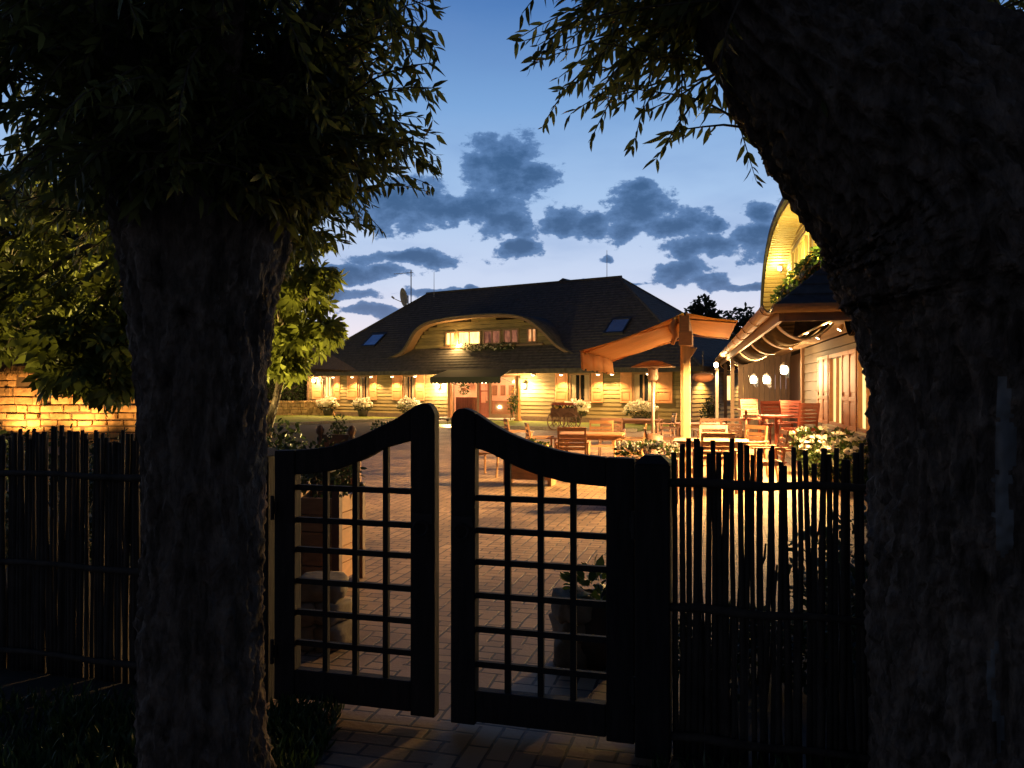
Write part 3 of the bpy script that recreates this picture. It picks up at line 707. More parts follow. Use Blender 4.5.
wall_lantern(hw(hx(526), -.04, 1.62), HR, 'glowing wall lantern right of the far house entrance', 60, 'wall lanterns beside the far house entrance')
wall_lantern(hw(hx(316.5), -.10, 1.95), HR, 'glowing wall lantern on the leftmost shutter of the far house', 14, None)
lamp('dormer_lamp', (hx(457, .6), .45, 3.95), 26, (1, .60, .2), .05, house)

# aerials behind the ridge of the far house
def roof_at(v):
    d = v - HL; x, y = d.x * HC + d.y * HS, -d.x * HS + d.y * HC; s = (rz_ - ez) / 6.28; s2 = (rz_ - ez) / 5.56
    return ez + max(0, min((y + .78) * s, (WD + .78 - y) * s, (x + .8) * s2, (LX + .8 - x) * s2))
d = px(408, 297, 50.0); e = empty('satellite_dish', (d.x, d.y, 0), R(-62), 'pale satellite dish on a pole at the left end of the dark roof', 'satellite dish')
zz = d.z
MB().tube([(0, 0, min(roof_at(d) - .1, zz - .4)), (0, 0, zz + .1)], .04, 8).build('pole', M['dish'], e)
mb = MB(); mb.lathe([(.02, 0), (.25, .03), (.45, .10), (.58, .19), (.60, .20), (.57, .21), (.44, .125), (.24, .055), (.02, .025)], 24)
dm = mb.build('reflector', M['dish'], e, True); dm.location = (0, -.1, zz); dm.rotation_euler = (R(100), 0, 0)
MB().tube([(0, -.12, zz - .45), (0, -1.0, zz - .12)], .025, 6).build('arm', M['dish'], e)
MB().tube([(0, -.92, zz - .14), (0, -1.08, zz - .02)], .06, 8).build('receiver', M['dish'], e)
d = px(411, 270, 50.5); e = empty('aerial_mast', (d.x, d.y, 0), R(0), 'thin television aerial mast with crossbar behind the satellite dish', 'aerial')
MB().tube([(0, 0, roof_at(d) - .1), (0, 0, d.z)], .035, 6).build('mast', M['dish'], e)
mb = MB().tube([(-1.1, 0, d.z - .25), (.15, 0, d.z - .15)], .018, 6)
for k in range(7): mb.tube([(-1.05 + k * .17, -.2, d.z - .245 + k * .014), (-1.05 + k * .17, .2, d.z - .245 + k * .014)], .009, 4)
mb.build('crossbar', M['dish'], e)
for (p, y, D, lb) in ((434, 272, 49, 'thin lightning rod near the left end of the ridge'), (607, 250, 43.5, 'thin lightning rod right of the chimney')):
    d = px(p, y, D); e = tag(MB().tube([(0, 0, roof_at(d) - .1), (0, 0, d.z)], [.02, .012], 6).build('lightning_rod', M['dish']), lb, 'lightning rod', 'lightning rods on the far roof'); e.location = (d.x, d.y, 0)

# ------------------------------------------------------------------ the right house
rh = empty('timber_restaurant', RL, RR, 'near timber building at right with copper gutter, lit eyebrow dormer and peach window shutters', 'house')
GH = 2.75; QW = 1.7; s9 = 9.6
def rs_(p, q):                                                        # picture column -> distance along the side, q in from the gutter
    r = (p - 512) / FPX; o = rw(q, 0); return (o.x - o.y * r) / (0.976 * r - 0.218)
sh = [(821, 832), (846, 861), (878.5, 893)]; wn = [(832.3, 845.7), (861.3, 878)]
SZ0, SZ1 = .84, 2.29
W2 = [tuple(sorted((rs_(a, QW), rs_(b, QW)))) for a, b in wn]
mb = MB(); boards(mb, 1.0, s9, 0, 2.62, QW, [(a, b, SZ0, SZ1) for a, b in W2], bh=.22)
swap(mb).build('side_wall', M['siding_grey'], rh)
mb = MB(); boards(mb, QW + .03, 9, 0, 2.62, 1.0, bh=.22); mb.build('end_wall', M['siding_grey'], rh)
for a, b in W2: window(rh, a, b, SZ0, SZ1, QW, 'lit_curtain', sw=True, bars=1, fm='shutter', curtain=None)
for a, b in sh:
    a, b = sorted((rs_(a, QW), rs_(b, QW))); m = (a + b) / 2
    shutter(rh, a + .02, m - .01, SZ0, SZ1, QW, sw=True); shutter(rh, m + .01, b - .02, SZ0, SZ1, QW, sw=True)
# boarded recess with door beyond the corner post
mb = MB(); y = s9 + .12
while y < 15: mb.box(QW + .25, QW + .30 + .006 * random.random(), y, y + .155, 0, 2.62); y += .165
x = .35
while x < QW + .25: mb.box(x, x + .155, 15.0, 15.05, 0, 2.9); x += .165
mb.build('boarded_wall', M['dark_boards'], rh)
f = MB().box(QW + .16, QW + .25, 10.5, 10.6, 0, 2.2).box(QW + .16, QW + .25, 11.7, 11.8, 0, 2.2).box(QW + .16, QW + .25, 10.6, 11.7, 2.1, 2.2)
fo = f.build('door', M['dark_boards'], rh); MB().box(QW + .19, QW + .21, 10.6, 11.7, .1, 2.1).build('door_glass', M['dark_glass'], fo)
MB().box(QW - .1, QW + .1, s9 - .02, s9 + .16, 0, 2.62).build('corner_post', M['frame'], rh)
MB().box(.1, .22, 14.9, 15.02, 0, 2.62).box(.1, .22, 20.0, 20.12, 0, 2.62).build('porch_post', M['frame'], rh)
MB().box(.30, QW + .24, s9 + .3, 15, 0.006, .10).build('porch_deck', M['wood_dark'], rh)
# soffit boards along the side, gutter and canvas bellies between brackets
mb = MB(); x = .95
while x < QW - .05: mb.box(x, x + .118, .95, 24, 2.64, 2.66); x += .124
yy = .95
mb2_x = QW
while mb2_x < 9: mb.box(mb2_x, mb2_x + .118, .12, .94, 2.64, 2.66); mb2_x += .124
x = .12
mb.build('soffit', M['soffit'], rh)
MB().box(.06, .12, .06, 24, 2.56, 2.80).box(.13, 9, .06, .12, 2.56, 2.80).build('fascia', M['frame'], rh)
g = []
for k in range(9): a = math.pi + math.pi * k / 8; g.append((.095 * math.cos(a), .095 * math.sin(a)))
g2 = [(p[0] * .85, p[1] * .85) for p in g][::-1]
prof = [(p[0] * 1.25 - .06, p[1] * 1.25 + 2.79) for p in g + g2]
mb = MB(); mb.raw(*_prism_y(prof, -.04, 24)); mb.prism([(p[0], p[1]) for p in prof], 'x', -.04, 9)
for y in range(0, 24, 2):
    gg = [(p[0] * 1.36 - .06, p[1] * 1.36 + 2.79) for p in g] + [(p[0] * 1.26 - .06, p[1] * 1.26 + 2.79) for p in g][::-1]
    mb.raw(*_prism_y(gg, y + .35, y + .40))
mb.build('gutter', M['gutter'], rh, False)
def belly(y0, y1, dz=0.0, r0=.13, r1=.93, dep=.23, th=.02):
    n = 14; top = []
    for k in range(n + 1):
        t = k / n; top.append((r0 + (r1 - r0) * t, 2.615 - dep * math.sin(math.pi * t) ** .8 + dz))
    return top, [(a, b - th) for a, b in top], y0, y1
ribs = [1.0, 3.6, 6.4, 10.5, 16.5, 24.0]
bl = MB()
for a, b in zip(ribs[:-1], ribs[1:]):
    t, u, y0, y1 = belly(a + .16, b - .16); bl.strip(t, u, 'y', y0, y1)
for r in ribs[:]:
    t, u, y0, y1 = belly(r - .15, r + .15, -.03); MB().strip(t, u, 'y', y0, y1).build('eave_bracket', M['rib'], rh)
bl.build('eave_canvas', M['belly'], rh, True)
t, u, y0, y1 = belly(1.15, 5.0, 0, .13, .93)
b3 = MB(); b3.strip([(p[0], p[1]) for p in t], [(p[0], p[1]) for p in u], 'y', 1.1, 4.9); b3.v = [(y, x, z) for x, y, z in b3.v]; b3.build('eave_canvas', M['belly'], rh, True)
# main roof with hipped near end
mb = MB(); e0, rdg = 2.78, 7.8
courses(mb, [(.0, .0, e0), (12, .0, e0), (12, 26, e0), (0, 26, e0)], [(5.99, 6, rdg), (6.01, 6, rdg), (6.01, 20, rdg), (5.99, 20, rdg)], 30)
rroof = mb.build('roof', M['shingle'], rh)
# side dormer: arched hood, lined with narrow boards, window wall set back
DR = [(15.2, 3.1), (14.2, 3.9), (13.5, 4.85), (12.7, 5.42), (11.7, 5.8), (10.6, 6.02), (9.0, 6.12), (7.3, 6.08), (5.0, 5.92), (3.3, 5.6), (2.0, 5.1), (1.2, 4.3), (.6, 3.3)]
ra = [(p.x, p.y) for p in spline(DR)][::-1]
MB().strip(ra, offset(ra, .19), 'x', .95, 5.2).build('dormer_roof', M['shingle'], rh, True)
inner = offset(ra, .195)
mb = MB()
q = 1.02
L = len(inner)
# lining: narrow boards running front to back round the arch, each set apart from the next
dl = [0.0]
for p_, q_ in zip(inner[:-1], inner[1:]): dl.append(dl[-1] + math.dist(p_, q_))
def along(s):
    for k in range(len(dl) - 1):
        if dl[k + 1] >= s: t = (s - dl[k]) / (dl[k + 1] - dl[k] + 1e-9); return (inner[k][0] * (1 - t) + inner[k + 1][0] * t, inner[k][1] * (1 - t) + inner[k + 1][1] * t)
    return inner[-1]
s_ = 0.0
while s_ < dl[-1] - .16:
    seg = [along(s_), along(s_ + .055), along(s_ + .11)]; mb.strip(seg, offset(seg, .06), 'x', q, 2.0); s_ += .17
mb.build('dormer_lining', M['post'], rh)
MB().strip(offset(ra, .191), offset(ra, .197), 'x', 1.03, 1.99).build('dormer_underlay', M['frame'], rh)
DW = sorted([(s, s + 1.28) for s in (2.15, 3.45, 4.75, 6.05, 7.35, 8.65, 9.95)])
mb = MB(); boards(mb, .9, 14.5, 3.6, 6.0, 1.62, [(2.05, 11.3, 4.42, 5.42)], bh=.16, lim=lim_arc(offset(ra, .24)))
swap(mb).build('dormer_wall', M['post'], rh)
for a, b in DW: window(rh, a, b, 4.45, 5.4, 1.62, 'lit_yellow', sw=True, bars=1, sill=False, fm='post')
MB().box(1.3, 1.56, 2.2, 12.2, 4.12, 4.34).build('flower_box', M['frame'], rh)
for (q_, s_, w_, z_) in ((1.25, 12.0, 8, 4.75), (1.28, 3.6, 48, 4.6), (1.25, 8.5, 18, 4.6)):
    lamp('dormer_lamp', (q_, s_, z_), w_, (1.0, .80, .16), .07, rh)
wall_lantern(rw(1.42, 12.55, 5.05), RR + R(-90) + R(60), 'small lantern added for a lamp reflection on the lining of the yellow dormer at right', 5, None, size=.6, color=(1, .82, .3))  # added lantern, stands in for a lamp's reflection on the lining boards

# porch lamps of the right house
PL = [(757, 379, 21.5, 'left of the two bright lamps side by side on the dark porch boards'), (770, 379, 21.0, 'right of the two bright lamps side by side on the dark porch boards'), (788, 369, 19.0, 'bright lamp beside the dark porch door, above the red bar chairs')]
for (p, y, D, lb) in PL:
    v = px(p, y, D); wall_lantern((v.x, v.y, v.z - .1), RR - R(45), lb, 16, 'bright porch lamps', size=1.0)
for (q_, s_, w_, lb) in ((.62, 1.9, 640, 'nearest glowing soffit lamp between the eave brackets of the right building'), (.62, 4.15, 560, 'middle glowing soffit lamp between the eave brackets of the right building'),
                         (.62, 8.3, 820, 'far glowing soffit lamp between the eave brackets of the right building')):
    e = empty('soffit_lamp', rw(1.22, s_, 2.64), RR, lb, 'lamp', 'soffit lamps under the right eave')
    MB().tube([(.02, 0, .0), (.0, 0, -.05), (-.03, 0, -.09)], [.02, .035, .04], 12).build('housing', M['gutter'], e)
    MB().tube([(-.031, 0, -.091), (-.034, 0, -.096)], [.033, .033], 12).build('bulb', M['bulb'], e)
    lamp('soffit_beam', (-.06, 0, -.13), w_, radius=.06, parent=e, spot=144, aim=(-1, .45, -.36) if s_ > 8 else (-1, -.10, -.42), blend=.7)
    lamp('soffit_glow', (-.42, 0, -.08), 2.6, radius=.05, parent=e)

# ------------------------------------------------------------------ thatched stone building at left
D0 = 25.0
th = empty('thatched_barn', (-19.5, D0, 0), 0, 'low barn of uplit golden stone blocks under a thick brown thatched eave at left', 'barn')
mb = MB(); z = 0.0
while z < 2.15:
    h = random.uniform(.18, .30); x = 0.0
    while x < 9.4:
        w = random.uniform(.22, .85); j = random.uniform(-.06, .06); e_ = random.uniform(.012, .03); q = random.uniform(-.05, .05)
        mb.box(x + e_, min(x + w, 9.5) - e_, j, .4, z + e_ + q * .4, min(z + h - e_, 2.2)); x += w
    z += h
mb.v = [(x + .03 * mnoise.noise(Vector((x * 3, z * 3, y))), y + .05 * mnoise.noise(Vector((x * 4, z * 4, 9))), z + .03 * mnoise.noise(Vector((x * 3, z * 3, 4)))) for x, y, z in mb.v]
mb.build('stone_wall', M['stone'], th, bevel=.045)
MB().box(0, 9.45, .06, .5, 0, 2.2).build('mortar_core', M['mortar'], th)
MB().box(9.2, 9.45, .5, 6, 0, 2.2).build('end_wall', M['mortar'], th)
n = 130; V = []; F = []
prof = [(-.75, 2.02), (-.92, 2.10), (-.95, 2.28), (-.85, 2.48), (-.5, 2.78), (.6, 3.3), (2.5, 4.2), (4.2, 4.9), (6.5, 3.6), (7.6, 2.6), (7.6, 2.3), (6.5, 2.25), (0, 2.22), (-.5, 2.12)]
m = len(prof)
for i in range(n + 1):
    x = -2 + 15.6 * i / n
    for k, (y, z) in enumerate(prof):
        nz = mnoise.noise(Vector((x * 1.8, k * 1.3, 0))) * .07 + mnoise.noise(Vector((x * 6, k * 2.3, 5))) * .035
        cut = min(1.0, max(0.0, (i / n - .86) / .14)) * (max(z, 2.0) - 2.0) * 1.5
        V.append((x - cut, y + nz, z + nz * .8))
for i in range(n):
    for k in range(m): F.append((i * m + k, i * m + (k + 1) % m, (i + 1) * m + (k + 1) % m, (i + 1) * m + k))
F += [tuple(range(m)), tuple(n * m + k for k in range(m))[::-1]]
mb = MB(); mb.raw(V, F)
for k in range(900):                                                   # ragged straw ends along the eave
    x = random.uniform(-2, 13.5); y = random.uniform(-.98, -.7); z = 2.02 + max(0, (-.8 - y)) * .6
    mb.tube([(x, y, z + .12), (x + random.uniform(-.05, .05), y - .06, z - random.uniform(0, .09))], [.012, .004], 3, False)
mb.build('thatch_roof', M['thatch'], th)
MB().box(10.3, 10.48, .2, .38, 0, 2.2).build('post', M['frame'], th)
# low stone wall and clipped hedge beyond the barn
mb = MB()
z = 0.0
while z < .72:
    x = 0.0; h = random.uniform(.14, .22)
    while x < 10: w = random.uniform(.2, .5); mb.box(x + .012, x + w - .012, random.uniform(-.03, .03), .4, z + .01, z + h - .01); x += w
    z += h
e = tag(mb.build('garden_wall', M['stone'], None, bevel=.015), 'low pale stone garden wall at the edge of the lawn, left of the far house', 'wall'); e.location = (-20.5, 46.0, 0)
e = empty('clipped_hedge', (-16, 49, 0), 0, 'dark clipped hedge behind the low garden wall left of the far house', 'hedge')
P, D_ = [], []
for k in range(9000):
    x = rng.uniform(-9, 5); f_ = rng.random(); z = rng.uniform(0, 2.3)
    if f_ < .6: p = (x, -.5 + rng.normal(0, .07), z); d = (rng.normal(0, .5), -1, rng.normal(.3, .5))
    else: p = (x, rng.uniform(-.5, .7), 2.3 + rng.normal(0, .06)); d = (rng.normal(0, .6), rng.normal(0, .6), 1)
    P.append(p); D_.append(d)
leaf_mesh('foliage', P, D_, rng.uniform(.12, .22, len(P)), M['leaf'], e, BROAD, WILLOW_F); MB().box(-9, 5, -.4, .6, 0, 2.2).build('inner_branches', M['soil_mix'], e)
# garden uplights on the wall and under the chestnut
def spotlight(loc, watt, label, aim=(0, .5, 1), spot=100, color=(1.0, .60, .20)):
    e = empty('garden_spotlight', loc, 0, label, 'lamp', 'garden spotlights in the left bed')
    MB().tube([(0, 0, 0), (0, 0, .18)], .012, 6).build('stake', M['black_metal'], e)
    a = Vector(aim).normalized(); c = Vector((0, 0, .22))
    MB().tube([c - a * .06, c - a * .02, c + a * .06], [.03, .055, .06], 12).build('housing', M['black_metal'], e)
    MB().tube([c + a * .061, c + a * .066], [.045, .045], 12).build('bulb', M['bulb_soft'], e)
    lamp('spot_beam', c + a * .1, watt, color, .05, e, spot=spot, aim=aim, blend=.6); return e
for x, w_, lb in ((-15.2, 30, 'garden spotlight at the foot of the stone wall, left'), (-13.4, 26, 'garden spotlight at the foot of the stone wall, middle'), (-11.4, 9, 'garden spotlight at the foot of the stone wall, right')):
    spotlight((x, D0 - .8, 0), w_, lb, (0, .6, 1), 150, (1.0, .52, .15))

for x, y, w_, lb, am in ((-4.6, 10.6, 230, 'garden spotlight under the right chestnut, in the shrubs', (-.15, .3, 1)), (-3.0, 14.0, 170, 'garden spotlight between the chestnut trunk and the courtyard', (-.1, -.55, 1)), (-6.0, 7.6, 42, 'garden spotlight behind the shrubs under the low chestnut branches', (.05, .5, 1))):
    spotlight((x, y, 0), w_, lb, am, 120, (1.0, .74, .24))

for x, y, w_, lb in ((1.0, -11.6, 80, 'garden spotlight at the left front edge of the lit lawn'), (6.0, -11.6, 80, 'garden spotlight at the front edge of the lit lawn, nearer the path'), (17.0, -7.9, 60, 'garden spotlight at the edge of the right lawn, behind the tables')):
    v = hw(x, y); o = spotlight((v.x, v.y, .25), w_, lb, (.56 + random.uniform(-.1, .1), .83, -.13), 150, (1.0, .74, .26))
    o['group'] = 'garden spotlights along the lawn'; o.location.z = .1

# ------------------------------------------------------------------ gate
GA = Vector((-1.19, 4.04, 0)); GB = Vector((-.359, 3.81, 0)); GC = Vector((-.278, 3.76, 0)); GD = Vector((.545, 3.53, 0))
def leaf_gate(origin, end, pxs, outer, inner, vbars, hbars, y_in, name_label, hinge_first):
    d = end - origin; W = d.length; rz = math.atan2(d.y, d.x); u = d / W
    e = empty('gate_leaf', origin, rz, name_label, 'gate', 'pair of garden gate leaves')
    def lx(p):
        r = (p - 512) / FPX; return (origin.y * r - origin.x) / (u.x - u.y * r)
    def lz(p, y): return CZ + (HOR - y) / FPX * (origin.y + u.y * lx(p))
    T = .03
    a0, a1 = lx(pxs[0]), lx(pxs[1]); b0, b1 = lx(pxs[2]), lx(pxs[3])
    oc = [(lx(p), lz(p, y)) for p, y in outer]; ic = [(lx(p), lz(p, y)) for p, y in inner]
    oc = [(p.x, p.y) for p in spline(oc)]; ic = [(p.x, p.y) for p in spline(ic)]
    def at(c, x):
        for (x0, z0), (x1, z1) in zip(c[:-1], c[1:]):
            if x0 <= x <= x1: return z0 + (z1 - z0) * (x - x0) / (x1 - x0 + 1e-9)
        return c[0][1] if x < c[0][0] else c[-1][1]
    rz0 = .035; zb = lz((pxs[1] + pxs[2]) / 2, y_in)
    n = 30; xs = [a1 + .002 + (b0 - a1 - .004) * i / n for i in range(n + 1)]
    MB().strip([(x, at(oc, x)) for x in xs], [(x, at(ic, x)) for x in xs], 'y', -T, T).build('top_rail', M['gate'], e, bevel=.006)
    for (s0, s1, tall) in ((a0, a1, not hinge_first), (b0, b1, hinge_first)):
        xs2 = [s0 + (s1 - s0) * i / 12 for i in range(13)]
        P = [(s0, rz0)] + [(x, at(oc, x)) for x in xs2] + [(s1, rz0)]
        MB().prism(P, 'y', -T - .004, T + .004).build('stile', M['gate'], e, bevel=.006)
    MB().box(a1 + .002, b0 - .002, -T, T, rz0 + .015, zb).build('bottom_rail', M['gate'], e, bevel=.006)
    mb = MB()
    for p in vbars: x = lx(p); mb.box(x - .0135, x + .0135, -.012, .012, zb, at(ic, x) + .01)
    for y in hbars:
        pm = (pxs[1] + pxs[2]) / 2; z = lz(pm, y); xl = a1
        while at(ic, xl) < z + .012 and xl < b0: xl += .005
        xr = b0
        while at(ic, xr) < z + .012 and xr > a1: xr -= .005
        mb.box(xl, xr, -.0155, .0085, z - .0135, z + .0135)
    mb.build('lattice', M['gate'], e)
    lz_ = .98; lxx = (b0 + b1) / 2 if hinge_first else (a0 + a1) / 2
    lt = MB().box(lxx - .05, lxx + .05, -.048, -.0345, lz_ - .025, lz_ + .025); n = 14
    lt.tube([(lxx + .035 * math.cos(2 * math.pi * k / n), -.058, lz_ - .045 + .035 * math.sin(2 * math.pi * k / n)) for k in range(n + 1)], .006, 6, False)
    lt.build('latch', M['black_metal'], e)
    hx_ = a0 if hinge_first else b1; sg = -1 if hinge_first else 1
    for z in (.28, 1.0):
        hb = MB().box(hx_ - .02 if sg > 0 else hx_ - .012, hx_ + .012 if sg > 0 else hx_ + .02, -.045, -.034, z - .03, z + .03).tube([(hx_, -.05, z - .06), (hx_, -.05, z + .06)], .010, 8)
        hb.build('hinge', M['black_metal'], e)
    return e
leaf_gate(GA, GB, (278, 298, 413, 437), [(277, 450), (300, 449.5), (332, 446), (352, 440), (368, 433), (385, 425), (400, 417), (412, 409), (419, 405), (427, 403), (433, 406), (437, 414)],
          [(296, 474), (310, 473.5), (323, 472), (340, 469), (355, 463), (370, 457), (384, 449), (400, 444), (415, 440)], [326.5, 356, 386.5], [489, 522, 552, 584, 615.6, 646.6], 673,
          'left dark wooden gate leaf with lattice and swooping top, half open courtyard gate', True)
leaf_gate(GC, GD, (453, 477, 607, 635), [(453, 420), (456, 412), (464, 408), (474, 411), (485, 418), (499, 427), (515, 435), (533, 442), (550, 447.5), (568, 452), (602, 456.5), (635, 458)],
          [(475, 447), (490, 452), (504, 459), (520, 467), (538, 474), (556, 479), (573, 482.5), (607, 486)], [508, 541, 573.5], [500, 533, 565, 599, 633.5, 669], 695,
          'right dark wooden gate leaf with lattice and swooping top, next to the stick fence', False)
def gate_post(x0, x1, ytop, D, label):
    a, b = (x0 - 512) / FPX * D, (x1 - 512) / FPX * D; zt = CZ + (HOR - ytop) / FPX * D; w = (b - a) / 2 / .97
    e = empty('gate_post', ((a + b) / 2, D, 0), R(-15.5), label, 'post', 'posts of the courtyard gate')
    MB().box(-w, w, -w, w, -.02, zt - .03).build('shaft', M['gate'], e, bevel=.01)
    h = w + .004; MB().raw([(-h, -h, zt - .028), (h, -h, zt - .028), (h, h, zt - .028), (-h, h, zt - .028), (-w * .5, -w * .5, zt + .006), (w * .5, -w * .5, zt + .006), (w * .5, w * .5, zt + .006), (-w * .5, w * .5, zt + .006)],
        [(0, 3, 2, 1), (4, 5, 6, 7), (0, 1, 5, 4), (1, 2, 6, 5), (2, 3, 7, 6), (3, 0, 4, 7)]).build('cap', M['gate'], e)
gate_post(249, 277, 449, 4.13, 'square dark gate post between the left willow trunk and the gate')
gate_post(637, 670, 456, 3.50, 'square dark gate post between the gate and the right stick fence')

# ------------------------------------------------------------------ stick fences
def stick_fence(origin, rz, L, n, htop, rails, label, lower, gaps):
    e = empty('stick_fence', origin, rz, label, 'fence', 'hazel stick fences')
    for i in range(n):
        x = L * (i + .5 + random.uniform(-.24, .24)) / n; y = random.uniform(-.012, .012); lean = random.gauss(0, .0055); r = random.uniform(.0095, .0155)
        h = htop(x) + random.uniform(-.045, .04); pts = []; m = 8; w = random.uniform(.002, .006); ph = random.uniform(0, 6)
        for k in range(m + 1):
            t = k / m; pts.append((x + lean * (t * 2 - 1) + w * math.sin(ph + t * 5), y + w * math.cos(ph * 1.7 + t * 4), -.02 + (h + .02) * t))
        mb = MB().tube(pts, [r * (1.15 - .25 * k / m) for k in range(m + 1)], 7)
        if random.random() < .15:                                      # a cut side twig
            k = random.randint(3, 6); p = Vector(pts[k]); mb.tube([p, p + Vector((random.choice((-1, 1)) * .02, -.008, .05)), p + Vector((random.choice((-1, 1)) * .025, -.01, .11))], [.007, .006, .004], 5)
        mb.build('picket', M['stick'], e, True)
    for i in range(lower):                                             # short sticks woven through the lower half
        x = L * random.random(); r = random.uniform(.006, .011); h = random.uniform(.62, .98); l = random.gauss(0, .03)
        MB().tube([(x - l, .022, 0), (x, .03, h * .5), (x + l * .6, .022, h)], [r, r * .9, r * .6], 6).build('short_stick', M['stick'], e, True)
    for z, s in rails:
        for y in (-.036, ):
            pts = [(-.02 + (L + .02) * k / 10, y + .004 * math.sin(k * 2.1), z + s * k / 10 + .006 * math.sin(k * 1.7)) for k in range(11)]
            MB().tube(pts, [.018 + .003 * math.sin(k) for k in range(11)], 8).build('rail', M['stick'], e, True)
    return e
u = Vector((.96, -.28, 0)).normalized(); rzf = math.atan2(u.y, u.x)
stick_fence(Vector((.70, 3.47, 0)), rzf, 1.35, 50, lambda x: 1.335 + .02 * math.sin(x * 9), [(1.19, .01), (.655, .0), (.10, .01)], 'fence of upright dark hazel sticks between gate post and right willow', 26, 0)
ul = -u; oL = Vector((-1.40, 4.12, 0)) + ul * 2.25
stick_fence(oL, rzf, 2.25, 96, lambda x: 1.345 + .012 * math.sin(x * 7), [(1.12, .0), (.62, .0), (.12, .0)], 'dense fence of upright dark hazel sticks behind the left willow', 22, 0)

# ------------------------------------------------------------------ willows
def trunk_mesh(name, path, mat, parent, nseg=110, nring=170, amp=.02, seed=0, smooth=True):
    """path: (x, y, z, r) stations; bark ridges are cut into the surface itself"""
    P = spline([Vector((a, b, c)) for a, b, c, r in path], 12); rr = [p.x for p in spline([Vector((r, 0, 0)) for a, b, c, r in path], 12)]
    d = [0.0]
    for a, b in zip(P[:-1], P[1:]): d.append(d[-1] + (b - a).length)
    V, F = [], []; up = None; nring = max(24, int(d[-1] / .0125)); 
    idx = 0
    for i in range(nring + 1):
        s = d[-1] * i / nring
        while idx < len(d) - 2 and d[idx + 1] < s: idx += 1
        t = (s - d[idx]) / (d[idx + 1] - d[idx] + 1e-9); c = P[idx].lerp(P[idx + 1], t); r = rr[idx] * (1 - t) + rr[idx + 1] * t
        tg = (P[min(idx + 2, len(P) - 1)] - P[max(idx - 1, 0)]).normalized()
        if up is None: up = Vector((1, 0, 0))
        up = (up - tg * up.dot(tg)).normalized(); w = tg.cross(up)
        for k in range(nseg):
            a = 2 * math.pi * k / nseg; ca, sa = math.cos(a), math.sin(a)
            q = Vector((ca * r * 24, sa * r * 24, s * 4 + seed * 7)); wq = mnoise.noise_vector(Vector((ca * 2, sa * 2, s * 2.5 + seed))) * .6
            ridge = 1 - abs(mnoise.noise(q + wq)) * 2.4
            fine = mnoise.noise(Vector((ca * r * 60, sa * r * 60, s * 34)))
            lump = mnoise.noise(Vector((ca * 1.4, sa * 1.4, s * 1.3 + seed * 3)))
            rad = r * (1 + .09 * lump) + amp * (ridge * 1.0 + fine * .6)
            V.append(c + (up * ca + w * sa) * rad)
    for i in range(nring):
        o = i * nseg
        for k in range(nseg): F.append((o + k, o + (k + 1) % nseg, o + nseg + (k + 1) % nseg, o + nseg + k))
    F += [tuple(range(nseg))[::-1], tuple(nring * nseg + k for k in range(nseg))]
    me = bpy.data.meshes.new(name); me.from_pydata([tuple(v) for v in V], [], F); me.update()
    me.polygons.foreach_set('use_smooth', [True] * len(me.polygons)); return link(name, me, mat, parent)

# left willow
e = empty('willow_tree', (-1.2, 3.1, 0), 0, 'pollard willow with upright dark trunk in front of the left fence', 'tree', 'pollard willows framing the gate')
trunk_mesh('trunk', [(.02, 0, -.05, .255), (0, 0, .25, .215), (-.01, 0, .7, .205), (0, 0, 1.2, .208), (.0, 0, 1.6, .222), (.0, 0, 1.95, .265), (.0, .02, 2.2, .325), (-.01, .04, 2.45, .38), (-.02, .05, 2.7, .36), (-.02, .05, 2.9, .22)], M['bark'], e, 150, amp=.026, seed=1)
st = []
for k in range(9):
    a = 2 * math.pi * k / 9 + .3; b = Vector((.24 * math.cos(a), .24 * math.sin(a), 2.55)); t = b + Vector((.55 * math.cos(a), .5 * math.sin(a), rng.uniform(.5, 1.1)))
    trunk_mesh('limb', [(*b, .085), (*(b.lerp(t, .5) + Vector((0, 0, -.08))), .06), (*t, .03)], M['bark'], e, 28, 60, .007, k + 3)
    st += [tuple(b.lerp(t, f)) for f in (.2, .4, .6, .8, 1.0)]
for k in range(50):
    a = rng.uniform(0, 6.28); st.append((.36 * math.cos(a), .36 * math.sin(a), rng.uniform(2.25, 2.85)))
def keepL(p):
    w = Vector((-1.2, 3.1, 0)) + p
    x, y = 512 + FPX * w.x / max(w.y, .3), HOR - FPX * (w.z - CZ) / max(w.y, .3)
    return w.y > 1.5 and w.x < -.28 * w.y / 3 - 1.7 * max(0, 2.56 - w.z) and w.z > 1.93 - .05 * w.x + (.25 if -1.65 < w.x < -.85 and w.y < 3.1 else 0)
tw, P, D, S = shoots(st, 900, .3, 1.0, .75, .030, .092, (.1, -.1, .25), 1.0, keepL)
leaf_mesh('crown', P, D, S, M['willow_leaf'], e, roll=1.2); twig_mesh('twigs', tw, .006, M['twig'], e)

